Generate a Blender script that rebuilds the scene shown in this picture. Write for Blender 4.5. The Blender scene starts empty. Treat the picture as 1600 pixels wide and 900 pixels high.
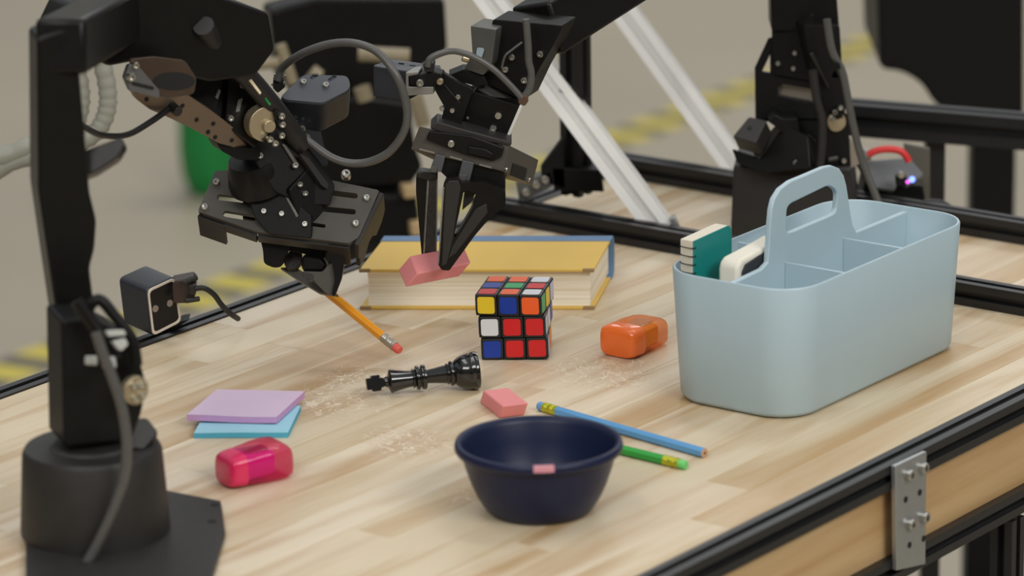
import bpy, bmesh, math, random
from mathutils import Vector, Matrix
random.seed(7)
scn = bpy.context.scene
COL = scn.collection
R = math.radians

# ------------------------------------------------------------------ camera
FPX = 6500.0                      # focal length in pixels of a 1600 px wide frame
PITCH, ROLL = R(16.0), R(-0.9)
_s, _c = math.sin(PITCH), math.cos(PITCH)
FW = Vector((0, _c, -_s))
_up, _rt = Vector((0, _s, _c)), Vector((1, 0, 0))
RT = _rt*math.cos(ROLL) + _up*math.sin(ROLL)
UP = _up*math.cos(ROLL) - _rt*math.sin(ROLL)
def ray(px, py):
    return FW + RT*((px-800)/FPX) + UP*((450-py)/FPX)
CAM = -ray(805, 555)*3.43         # the table point under the puzzle cube is the origin
cd = bpy.data.cameras.new('camera'); cam = bpy.data.objects.new('camera', cd); COL.objects.link(cam)
m = Matrix.Identity(4)
for i, v in enumerate((RT, UP, -FW)):
    for j in range(3): m[j][i] = v[j]
m.translation = CAM
cam.matrix_world = m
cd.sensor_width = 36.0; cd.lens = 36.0*FPX/1600.0
cd.clip_start = 0.1; cd.clip_end = 100
cd.dof.use_dof = True; cd.dof.focus_distance = 3.40; cd.dof.aperture_fstop = 5.6
scn.camera = cam

# ------------------------------------------------------------------ light
w = bpy.data.worlds.new('hall'); scn.world = w; w.use_nodes = True
bg = w.node_tree.nodes['Background']
bg.inputs[0].default_value = (0.92, 0.96, 1.0, 1); bg.inputs[1].default_value = 0.56
def lamp(name, loc, sx, sy, energy, col=(1, 0.97, 0.92), target=(0, 0, 0)):
    l = bpy.data.lights.new(name, 'AREA'); l.shape = 'RECTANGLE'; l.size = sx; l.size_y = sy
    l.energy = energy; l.color = col
    o = bpy.data.objects.new(name, l); COL.objects.link(o); o.location = loc
    o.rotation_euler = (Vector(target)-Vector(loc)).to_track_quat('-Z', 'Y').to_euler()
    return o
lamp('ceiling_or_fill_lamp', (0.9, 0.9, 3.2), 2.4, 0.5, 20, target=(0.2, 0.2, 0))
lamp('ceiling_or_fill_lamp', (-1.2, -0.2, 3.2), 2.4, 0.5, 16, target=(-0.2, 0, 0))
lamp('ceiling_or_fill_lamp', (2.8, -3.8, 3.2), 3.0, 1.2, 150, target=(0.1, 0, 0))  # added from the front right to brighten upright faces, no lamp seen there
lamp('ceiling_or_fill_lamp', (-1.6, -4.2, 3.2), 2.4, 1.0, 85, target=(0.1, 0, 0))  # second added fill, unseen, lifting the faces towards the camera
lamp('ceiling_or_fill_lamp', (1.0, 5.5, 3.6), 4.0, 1.0, 90, target=(1.0, 5.0, -0.8))
scn.view_settings.view_transform = 'Standard'; scn.view_settings.look = 'None'
scn.view_settings.gamma = 1.0; scn.view_settings.use_curve_mapping = False
scn.view_settings.exposure = -0.18

# ------------------------------------------------------------------ space helpers
TH = R(36.7)
AV = Vector((math.sin(TH), math.cos(TH), 0))      # along the boards, away to the right
BV = Vector((math.cos(TH), -math.sin(TH), 0))     # across the boards, right and towards the viewer
ZV = Vector((0, 0, 1))
def W(a, b, z=0.0): return AV*a + BV*b + ZV*z
def onz(px, py, z=0.0):
    d = ray(px, py); return CAM + d*((z-CAM.z)/d.z)
def ony(px, py, y):
    d = ray(px, py); return CAM + d*((y-CAM.y)/d.y)
class Plane:
    """an oriented plane in the scene; n points out of the solid, to its visible side"""
    def __init__(s, px, py, y, yaw=0, el=0):
        yaw, el = R(yaw), R(el)
        s.n = Vector((math.sin(yaw)*math.cos(el), -math.cos(yaw)*math.cos(el), math.sin(el)))
        s.o = ony(px, py, y)
    def __call__(s, px, py, off=0.0):
        d = ray(px, py); return CAM + d*((s.o-CAM).dot(s.n)/d.dot(s.n)) + s.n*off

# ------------------------------------------------------------------ materials
def rgb(r, g, b):
    f = lambda v: (v/255/12.92 if v/255 <= 0.04045 else ((v/255+0.055)/1.055)**2.4)
    return (f(r), f(g), f(b), 1)
def mat(name, col, rough=0.5, metal=0.0, var=0.0, scale=60.0, bump=0.0, coat=0.0, trans=0.0, emit=None, ior=None, spec=None):
    mt = bpy.data.materials.new(name); mt.use_nodes = True
    nt = mt.node_tree; b = nt.nodes['Principled BSDF']
    b.inputs['Base Color'].default_value = col; b.inputs['Roughness'].default_value = rough
    b.inputs['Metallic'].default_value = metal
    b.inputs['Coat Weight'].default_value = coat
    b.inputs['Transmission Weight'].default_value = trans
    if ior: b.inputs['IOR'].default_value = ior
    if spec is not None: b.inputs['Specular IOR Level'].default_value = spec
    if emit:
        b.inputs['Emission Color'].default_value = emit[0]; b.inputs['Emission Strength'].default_value = emit[1]
    tc = nt.nodes.new('ShaderNodeTexCoord'); ns = nt.nodes.new('ShaderNodeTexNoise')
    ns.inputs['Scale'].default_value = scale; ns.inputs['Detail'].default_value = 3
    nt.links.new(tc.outputs['Object'], ns.inputs['Vector'])
    if var > 0:
        mx = nt.nodes.new('ShaderNodeMix'); mx.data_type = 'RGBA'
        mx.inputs[6].default_value = tuple(max(0, c*(1-var)) for c in col[:3])+(1,)
        mx.inputs[7].default_value = tuple(min(1, c*(1+var)) for c in col[:3])+(1,)
        nt.links.new(ns.outputs['Fac'], mx.inputs[0]); nt.links.new(mx.outputs[2], b.inputs['Base Color'])
    mr = nt.nodes.new('ShaderNodeMapRange'); mr.inputs[3].default_value = max(0.02, rough-0.05); mr.inputs[4].default_value = min(1, rough+0.05)
    nt.links.new(ns.outputs['Fac'], mr.inputs[0]); nt.links.new(mr.outputs[0], b.inputs['Roughness'])
    if bump > 0:
        bp = nt.nodes.new('ShaderNodeBump'); bp.inputs['Strength'].default_value = bump; bp.inputs['Distance'].default_value = 0.0005
        nt.links.new(ns.outputs['Fac'], bp.inputs['Height']); nt.links.new(bp.outputs[0], b.inputs['Normal'])
    return mt

def wood_mat(name, base, dark, rough=0.42, scr=True, ends=False):
    mt = bpy.data.materials.new(name); mt.use_nodes = True
    nt = mt.node_tree; N = nt.nodes.new; L = nt.links.new
    b = nt.nodes['Principled BSDF']; b.inputs['Roughness'].default_value = rough
    tc = N('ShaderNodeTexCoord'); oi = N('ShaderNodeObjectInfo')
    rot = N('ShaderNodeVectorRotate'); rot.rotation_type = 'Z_AXIS'; rot.inputs['Angle'].default_value = -(math.pi/2-TH)
    L(tc.outputs['Object'], rot.inputs['Vector'])
    ad = N('ShaderNodeVectorMath'); ad.operation = 'ADD'
    mu = N('ShaderNodeMath'); mu.operation = 'MULTIPLY'; mu.inputs[1].default_value = 37.0
    L(oi.outputs['Random'], mu.inputs[0]); L(rot.outputs[0], ad.inputs[0]); L(mu.outputs[0], ad.inputs[1])
    mp = N('ShaderNodeMapping'); mp.inputs['Scale'].default_value = (2.2, 26, 26); L(ad.outputs[0], mp.inputs['Vector'])
    n1 = N('ShaderNodeTexNoise'); n1.inputs['Scale'].default_value = 1.0; n1.inputs['Detail'].default_value = 5; n1.inputs['Distortion'].default_value = 0.7
    L(mp.outputs[0], n1.inputs['Vector'])
    mp2 = N('ShaderNodeMapping'); mp2.inputs['Scale'].default_value = (18, 420, 300); L(ad.outputs[0], mp2.inputs['Vector'])
    n2 = N('ShaderNodeTexNoise'); n2.inputs['Scale'].default_value = 1.0; n2.inputs['Detail'].default_value = 2; L(mp2.outputs[0], n2.inputs['Vector'])
    cr = N('ShaderNodeValToRGB'); e = cr.color_ramp.elements
    e[0].position = 0.32; e[0].color = dark; e[1].position = 0.56; e[1].color = base
    L(n1.outputs['Fac'], cr.inputs[0])
    mx = N('ShaderNodeMix'); mx.data_type = 'RGBA'; mx.blend_type = 'MULTIPLY'; mx.inputs[0].default_value = 0.10
    L(cr.outputs[0], mx.inputs[6])
    c2 = N('ShaderNodeValToRGB'); c2.color_ramp.elements[0].position = 0.35; c2.color_ramp.elements[1].position = 0.62
    c2.color_ramp.elements[0].color = (0.72, 0.6, 0.48, 1); L(n2.outputs['Fac'], c2.inputs[0]); L(c2.outputs[0], mx.inputs[7])
    # each stave has a tone of its own
    hs = N('ShaderNodeHueSaturation'); L(mx.outputs[2], hs.inputs['Color'])
    mrv = N('ShaderNodeMapRange'); mrv.inputs[3].default_value = 0.90; mrv.inputs[4].default_value = 1.04; L(oi.outputs['Random'], mrv.inputs[0])
    L(mrv.outputs[0], hs.inputs['Value'])
    mrs = N('ShaderNodeMapRange'); mrs.inputs[3].default_value = 1.12; mrs.inputs[4].default_value = 0.88; L(oi.outputs['Random'], mrs.inputs[0])
    L(mrs.outputs[0], hs.inputs['Saturation'])
    out = hs.outputs[0]
    if scr:      # fine pale scratches where the grippers scrape the wood
        prev = None
        for sc, wv in ((60, 0.012), (42, 0.009), (85, 0.016)):
            nn = N('ShaderNodeTexNoise'); nn.inputs['Scale'].default_value = sc; nn.inputs['Detail'].default_value = 0.0; nn.inputs['Distortion'].default_value = 0.8
            L(tc.outputs['Object'], nn.inputs['Vector'])
            sb = N('ShaderNodeMath'); sb.operation = 'SUBTRACT'; sb.inputs[1].default_value = 0.5; L(nn.outputs['Fac'], sb.inputs[0])
            ab = N('ShaderNodeMath'); ab.operation = 'ABSOLUTE'; L(sb.outputs[0], ab.inputs[0])
            lt = N('ShaderNodeMath'); lt.operation = 'LESS_THAN'; lt.inputs[1].default_value = wv; L(ab.outputs[0], lt.inputs[0])
            if prev:
                mm = N('ShaderNodeMath'); mm.operation = 'MAXIMUM'; L(prev, mm.inputs[0]); L(lt.outputs[0], mm.inputs[1]); prev = mm.outputs[0]
            else: prev = lt.outputs[0]
        msk = N('ShaderNodeTexNoise'); msk.inputs['Scale'].default_value = 14.0; msk.inputs['Detail'].default_value = 3; L(tc.outputs['Object'], msk.inputs['Vector'])
        acc = None
        for (x, y, rad) in ((520, 628, .075), (940, 580, .07), (580, 590, .06), (640, 690, .06), (770, 770, .05)):
            ds = N('ShaderNodeVectorMath'); ds.operation = 'DISTANCE'; L(tc.outputs['Object'], ds.inputs[0]); ds.inputs[1].default_value = onz(x, y)
            mq = N('ShaderNodeMapRange'); mq.inputs[1].default_value = rad; mq.inputs[2].default_value = rad*0.25; L(ds.outputs['Value'], mq.inputs[0])
            if acc:
                ad2 = N('ShaderNodeMath'); ad2.operation = 'MAXIMUM'; L(acc, ad2.inputs[0]); L(mq.outputs[0], ad2.inputs[1]); acc = ad2.outputs[0]
            else: acc = mq.outputs[0]
        ml = N('ShaderNodeMath'); ml.operation = 'MULTIPLY'; L(acc, ml.inputs[0]); L(msk.outputs['Fac'], ml.inputs[1])
        mk = N('ShaderNodeMapRange'); mk.inputs[1].default_value = 0.1; mk.inputs[2].default_value = 0.42; L(ml.outputs[0], mk.inputs[0])
        # the scraped patches are a little browner between the scratches
        st_ = N('ShaderNodeMix'); st_.data_type = 'RGBA'; st_.blend_type = 'MULTIPLY'; st_.inputs[7].default_value = (0.80, 0.72, 0.62, 1)
        mh = N('ShaderNodeMath'); mh.operation = 'MULTIPLY'; mh.inputs[1].default_value = 0.55; L(mk.outputs[0], mh.inputs[0]); L(mh.outputs[0], st_.inputs[0]); L(out, st_.inputs[6]); out = st_.outputs[2]
        m2 = N('ShaderNodeMath'); m2.operation = 'MULTIPLY'; L(prev, m2.inputs[0]); L(mk.outputs[0], m2.inputs[1])
        m3 = N('ShaderNodeMath'); m3.operation = 'MULTIPLY'; m3.inputs[1].default_value = 0.75; L(m2.outputs[0], m3.inputs[0])
        mz = N('ShaderNodeMix'); mz.data_type = 'RGBA'; mz.inputs[7].default_value = rgb(232, 218, 196)
        L(m3.outputs[0], mz.inputs[0]); L(out, mz.inputs[6]); out = mz.outputs[2]
    L(out, b.inputs['Base Color'])
    return mt

M = {}
M['wood'] = wood_mat('birch_stave', rgb(219, 203, 175), rgb(188, 156, 114))
M['panelwood'] = wood_mat('panel_wood', rgb(206, 172, 122), rgb(188, 148, 98), scr=False)
M['black'] = mat('black_plastic', (0.006, 0.006, 0.006, 1), 0.45, var=0.3, bump=0.1, scale=300, spec=0.22)
M['satin'] = mat('black_satin', (0.006, 0.0056, 0.0052, 1), 0.34, var=0.2, scale=120, spec=0.25)
M['anod'] = mat('black_anodised', (0.05, 0.048, 0.045, 1), 0.38, 0.75, var=0.2, scale=40)
M['rail'] = mat('rail_black', (0.016, 0.016, 0.017, 1), 0.36, 0.2, var=0.2, scale=40)
M['plate'] = mat('dark_plate', (0.022, 0.020, 0.018, 1), 0.5, 0.1, var=0.15, scale=80, bump=0.15)
M['wood_reflection'] = mat('anodised_reflection', (0.2, 0.155, 0.115, 1), 0.42, 0.55, var=0.1, scale=30)  # black anodised metal; the reflected table wood is put into its colour
M['navy'] = mat('camera_shell', (0.028, 0.031, 0.04, 1), 0.42, 0.2, var=0.15, scale=80)
M['lit_shell'] = mat('camera_shell_lit', (0.075, 0.08, 0.094, 1), 0.5, 0.1, var=0.1, scale=80)  # camera shell as lit from above, the light put into a paler grey
M['rubber'] = mat('grey_rubber', (0.085, 0.083, 0.078, 1), 0.36, var=0.15, scale=150)
M['brubber'] = mat('black_rubber', (0.014, 0.013, 0.013, 1), 0.5, var=0.2, scale=150)
M['grip'] = mat('grip_tape', (0.03, 0.028, 0.026, 1), 0.55, var=0.9, scale=420, bump=1.0)
M['steel'] = mat('steel', (0.55, 0.54, 0.5, 1), 0.3, 1.0, var=0.1, scale=200)
M['zinc'] = mat('zinc_plate', (0.42, 0.43, 0.43, 1), 0.42, 0.8, var=0.08, scale=90)
M['alu'] = mat('clear_aluminium', (0.80, 0.785, 0.75, 1), 0.42, 0.2, var=0.05, scale=60)
M['brass'] = mat('brass', (0.5, 0.42, 0.28, 1), 0.4, 0.8, var=0.15, scale=90)
M['flange'] = mat('grey_flange', (0.12, 0.12, 0.11, 1), 0.4, 0.5, var=0.1, scale=90)
M['tie'] = mat('brown_tie', (0.09, 0.045, 0.025, 1), 0.5, var=0.2, scale=120)
M['green'] = mat('green_plastic', rgb(10, 128, 58), 0.45, var=0.08, scale=10)
M['hose'] = mat('pale_hose', rgb(150, 150, 138), 0.5, var=0.1, scale=30)
M['hole_shade'] = mat('dark_hole_shade', (0.006, 0.006, 0.006, 1), 0.7)  # flat dark pieces with the shade of holes and slots as colour
M['glass'] = mat('lens_glass', (0.008, 0.008, 0.009, 1), 0.25, spec=0.25)
M['rim'] = mat('worn_edge', (0.2, 0.19, 0.175, 1), 0.5, 0.2, var=0.5, scale=300)
M['gplate'] = mat('gripper_plate_grey', (0.08, 0.074, 0.064, 1), 0.5, 0.2, var=0.15, scale=80, bump=0.15)
M['lens'] = mat('lens_ring', (0.28, 0.24, 0.22, 1), 0.25, 0.5)
M['trim'] = mat('silver_trim', (0.7, 0.64, 0.56, 1), 0.4, 0.3)

# ------------------------------------------------------------------ object helpers
ROOT = {}
def thing(name, label, cat, loc=(0, 0, 0), group=None):
    o = bpy.data.objects.new(name, None); COL.objects.link(o); o.location = loc
    o.empty_display_size = 0.02
    o['label'] = label; o['category'] = cat
    if group: o['group'] = group
    ROOT[o] = Vector(loc); return o
def link(name, bm, mt, parent=None, bev=0.0, smooth=True, seg=2, label=None, origin=None, ang=32, recalc=True):
    if recalc: bmesh.ops.recalc_face_normals(bm, faces=bm.faces)
    root = ROOT[parent] if parent is not None else Vector(origin or (0, 0, 0))
    bmesh.ops.translate(bm, verts=bm.verts, vec=-root)
    me = bpy.data.meshes.new(name); bm.to_mesh(me); bm.free()
    if smooth:
        for p in me.polygons: p.use_smooth = True
        me.set_sharp_from_angle(angle=R(ang))
    me.materials.append(mt)
    o = bpy.data.objects.new(name, me); COL.objects.link(o)
    if parent is not None: o.parent = parent
    else: o.location = root
    ROOT[o] = root
    if bev > 0:
        md = o.modifiers.new('edge', 'BEVEL'); md.width = bev; md.segments = seg; md.limit_method = 'ANGLE'; md.angle_limit = R(35)
    if label: o['label'] = label
    return o
def solo(o, label, cat, group=None):
    o['label'] = label; o['category'] = cat
    if group: o['group'] = group
    return o
def hexa(bm, base, ex, ey, ez):
    """box from a corner and three edge vectors"""
    v = [bm.verts.new(base+ex*i+ey*j+ez*k) for k in (0, 1) for j in (0, 1) for i in (0, 1)]
    for f in ((0, 2, 3, 1), (4, 5, 7, 6), (0, 1, 5, 4), (2, 6, 7, 3), (0, 4, 6, 2), (1, 3, 7, 5)):
        bm.faces.new([v[i] for i in f])
def hexc(bm, c, ex, ey, ez): hexa(bm, c-(ex+ey+ez)/2, ex, ey, ez)
def prism(bm, pts, ext, holes=()):
    """a polygon, with holes if any, given depth along ext"""
    loops = [pts]+list(holes); edges = []
    for lp in loops:
        vs = [bm.verts.new(p) for p in lp]
        for i in range(len(vs)): edges.append(bm.edges.new((vs[i], vs[(i+1) % len(vs)])))
    if holes:
        r = bmesh.ops.triangle_fill(bm, use_beauty=True, use_dissolve=False, edges=edges)
        fs = [g for g in r['geom'] if isinstance(g, bmesh.types.BMFace)]
    else:
        fs = [bm.faces.new([e.verts[0] if e.verts[0] in edges[i-1].verts else e.verts[1] for i, e in enumerate(edges)])]
    ret = bmesh.ops.extrude_face_region(bm, geom=fs, use_keep_orig=True)
    bmesh.ops.translate(bm, verts=[g for g in ret['geom'] if isinstance(g, bmesh.types.BMVert)], vec=ext)
def rnd(pts, r, n=4):
    """round the corners of a list of 2-D points"""
    out = []
    k = len(pts)
    for i in range(k):
        p, a, b = Vector(pts[i]), Vector(pts[i-1]), Vector(pts[(i+1) % k])
        d1, d2 = (a-p), (b-p); q = min(r, d1.length*.49, d2.length*.49)
        s, e = p+d1.normalized()*q, p+d2.normalized()*q
        for j in range(n+1):
            t = j/n; out.append(tuple(s*(1-t)**2+p*2*t*(1-t)+e*t*t))
    return out
def slot(x0, y0, x1, y1, r, n=6):
    d = Vector((x1-x0, y1-y0)).normalized(); a0 = math.atan2(d.y, d.x); pts = []
    for i in range(n+1):
        t = a0-math.pi/2+math.pi*i/n; pts.append((x1+r*math.cos(t), y1+r*math.sin(t)))
    for i in range(n+1):
        t = a0+math.pi/2+math.pi*i/n; pts.append((x0+r*math.cos(t), y0+r*math.sin(t)))
    return pts
def slab(name, poly, pl, t, mt, parent, holes=(), off=0.0, bev=0.0008, ext=None, rr=0, label=None):
    bm = bmesh.new()
    if rr: poly = rnd(poly, rr)
    prism(bm, [pl(x, y, off) for x, y in poly], ext if ext is not None else pl.n*(-t), [[pl(x, y, off) for x, y in h] for h in holes])
    return link(name, bm, mt, parent, bev, label=label)
def basis(ax):
    ax = ax.normalized(); t = Vector((0, 0, 1)) if abs(ax.z) < 0.9 else Vector((1, 0, 0))
    u = ax.cross(t).normalized(); v = ax.cross(u).normalized(); return ax, u, v
def lathe(bm, o, ax, prof, n=28, cap=True):
    """prof: (distance along the axis, radius)"""
    ax, u, v = basis(ax); rings = []
    for h, r in prof:
        if r < 1e-6: rings.append([bm.verts.new(o+ax*h)]); continue
        rings.append([bm.verts.new(o+ax*h+(u*math.cos(2*math.pi*i/n)+v*math.sin(2*math.pi*i/n))*r) for i in range(n)])
    for A, B in zip(rings, rings[1:]):
        for i in range(n):
            j = (i+1) % n
            if len(A) == 1 and len(B) == 1: continue
            if len(A) == 1: bm.faces.new((A[0], B[i], B[j]))
            elif len(B) == 1: bm.faces.new((A[i], A[j], B[0]))
            else: bm.faces.new((A[i], A[j], B[j], B[i]))
    if cap:
        for rg in (rings[0], rings[-1]):
            if len(rg) > 2: bm.faces.new(rg)
def cyl(name, o, ax, L_, r, mt, parent, n=24, bev=0.0006, r2=None, label=None):
    bm = bmesh.new(); lathe(bm, o, ax, ((0, r), (L_, r if r2 is None else r2)), n); return link(name, bm, mt, parent, bev, label=label)
def smooth_path(pts, n=6):
    P = [pts[0]]+list(pts)+[pts[-1]]; out = []
    for i in range(1, len(P)-2):
        p0, p1, p2, p3 = P[i-1:i+3]
        for k in range(n):
            t = k/n
            out.append(0.5*((2*p1)+(p2-p0)*t+(2*p0-5*p1+4*p2-p3)*t*t+(3*p1-p0-3*p2+p3)*t**3))
    out.append(pts[-1]); return out
def sweep(bm, pts, r, n=10, ribs=0):
    t0 = (pts[1]-pts[0]).normalized(); _, u, v = basis(t0); prev = None
    for i, p in enumerate(pts):
        t = (pts[min(i+1, len(pts)-1)]-pts[max(i-1, 0)]).normalized()
        u = (u-t*u.dot(t)).normalized(); v = t.cross(u)
        rr = r*(1+(0.12 if (ribs and i % ribs == 0) else 0))
        ring = [bm.verts.new(p+(u*math.cos(2*math.pi*k/n)+v*math.sin(2*math.pi*k/n))*rr) for k in range(n)]
        if prev:
            for k in range(n): bm.faces.new((prev[k], prev[(k+1) % n], ring[(k+1) % n], ring[k]))
        else: bm.faces.new(ring)
        prev = ring
    bm.faces.new(prev)
def cable(name, pts, r, mt, parent, n=10, sub=6, ribs=0, label=None):
    bm = bmesh.new(); sweep(bm, smooth_path(pts, sub), r, n, ribs); return link(name, bm, mt, parent, ang=60, label=label)
SCREW = {}
def screw(pl, px, py, parent, r=0.0021, off=0.0, name='screw', mt='steel'):
    """socket-head screw standing proud of a plane; all share their mesh data"""
    n = pl.n if isinstance(pl, Plane) else pl[1]
    p = pl(px, py, off) if isinstance(pl, Plane) else pl[0]
    key = (round(r, 5), mt)
    if key not in SCREW:
        bm = bmesh.new(); h = r*1.0
        lathe(bm, Vector(), ZV, ((-h*0.6, r), (h*0.75, r), (h, r*0.85), (h, r*0.52), (h*0.35, r*0.5), (h*0.35, 0)), 12)
        bmesh.ops.recalc_face_normals(bm, faces=bm.faces)
        me = bpy.data.meshes.new('screw'); bm.to_mesh(me); bm.free(); me.materials.append(M[mt]); SCREW[key] = me
    o = bpy.data.objects.new(name, SCREW[key]); COL.objects.link(o); o.parent = parent
    o.rotation_mode = 'QUATERNION'
    o.rotation_quaternion = n.to_track_quat('Z', 'Y'); o.location = p-ROOT[parent]
    ROOT[o] = p
    return o

# ------------------------------------------------------------------ floor
FZ = -0.80
def floor():
    bm = bmesh.new()
    hexa(bm, Vector((-9, -6, FZ-0.05)), Vector((18, 0, 0)), Vector((0, 30, 0)), Vector((0, 0, 0.05)))
    mt = mat('concrete', rgb(168, 158, 138), 0.45, var=0.12, scale=1.3, bump=0.1)
    o = link('floor', bm, mt, None, origin=(0, 0, FZ)); o['kind'] = 'structure'
    # yellow and black floor tape, the stripes are print
    mt = bpy.data.materials.new('hazard_print'); mt.use_nodes = True; nt = mt.node_tree; b = nt.nodes['Principled BSDF']
    tc = nt.nodes.new('ShaderNodeTexCoord'); sx = nt.nodes.new('ShaderNodeSeparateXYZ'); nt.links.new(tc.outputs['Object'], sx.inputs[0])
    f = nt.nodes.new('ShaderNodeMath'); f.operation = 'MULTIPLY_ADD'; f.inputs[1].default_value = 0.15
    nt.links.new(sx.outputs['Y'], f.inputs[0]); nt.links.new(sx.outputs['X'], f.inputs[2])
    d = nt.nodes.new('ShaderNodeMath'); d.operation = 'DIVIDE'; d.inputs[1].default_value = 0.112; nt.links.new(f.outputs[0], d.inputs[0])
    fr = nt.nodes.new('ShaderNodeMath'); fr.operation = 'FRACT'; nt.links.new(d.outputs[0], fr.inputs[0])
    gt = nt.nodes.new('ShaderNodeMath'); gt.operation = 'GREATER_THAN'; gt.inputs[1].default_value = 0.44; nt.links.new(fr.outputs[0], gt.inputs[0])
    mx = nt.nodes.new('ShaderNodeMix'); mx.data_type = 'RGBA'; mx.inputs[6].default_value = rgb(98, 92, 82); mx.inputs[7].default_value = rgb(206, 188, 74)
    nt.links.new(gt.outputs[0], mx.inputs[0]); nt.links.new(mx.outputs[2], b.inputs['Base Color']); b.inputs['Roughness'].default_value = 0.5
    bm = bmesh.new()
    c = onz(390, 436, FZ)
    hexa(bm, Vector((-2.5, -0.045, 0)), Vector((7, 0, 0)), Vector((0, 0.09, 0)), Vector((0, 0, 0.0012)))
    o = link('hazard_tape', bm, mt, None)
    c2 = onz(1070, 178, FZ); dv = (c2-c)
    o.location = c+Vector((0, 0, 0.0004)); o.rotation_euler = (0, 0, math.atan2(dv.y, dv.x))
    solo(o, 'yellow and black striped hazard tape running across the concrete floor', 'tape')
floor()
def walls():
    mt = mat('painted_wall', rgb(150, 148, 142), 0.7, var=0.05, scale=2)
    for nm, c, sx, sy in (('wall_left', (-9.1, 9, 0), 0.2, 30), ('wall_right', (9.1, 9, 0), 0.2, 30), ('wall_back', (0, 24.1, 0), 18, 0.2), ('wall_front', (0, -6.1, 0), 18, 0.2)):
        bm = bmesh.new(); hexc(bm, Vector((c[0], c[1], FZ+2.4)), Vector((sx, 0, 0)), Vector((0, sy, 0)), Vector((0, 0, 4.8)))
        o = link(nm, bm, mt, None, origin=(c[0], c[1], FZ)); o['kind'] = 'structure'
walls()

# ------------------------------------------------------------------ green bin on the floor
def green_bin():
    c = onz(331, 300, FZ)
    t = thing('storage_bin', 'bright green plastic bin standing on the floor behind the left gripper', 'bin', c)
    bm = bmesh.new(); lathe(bm, c, ZV, [(0, 0), (0, 0.034), (0.006, 0.040), (0.035, 0.050), (0.08, 0.054), (0.13, 0.052), (0.15, 0.050), (0.15, 0.047), (0.13, 0.049), (0.08, 0.051), (0.03, 0.046), (0.01, 0.036), (0.01, 0)], 40)
    link('tub', bm, M['green'], t, ang=50)
    bm = bmesh.new(); lathe(bm, c, ZV, [(0.146, 0.0505), (0.146, 0.056), (0.152, 0.0575), (0.157, 0.056), (0.157, 0.0505), (0.146, 0.0505)], 40, cap=False); link('rim', bm, M['green'], t, ang=50)
green_bin()

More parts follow.
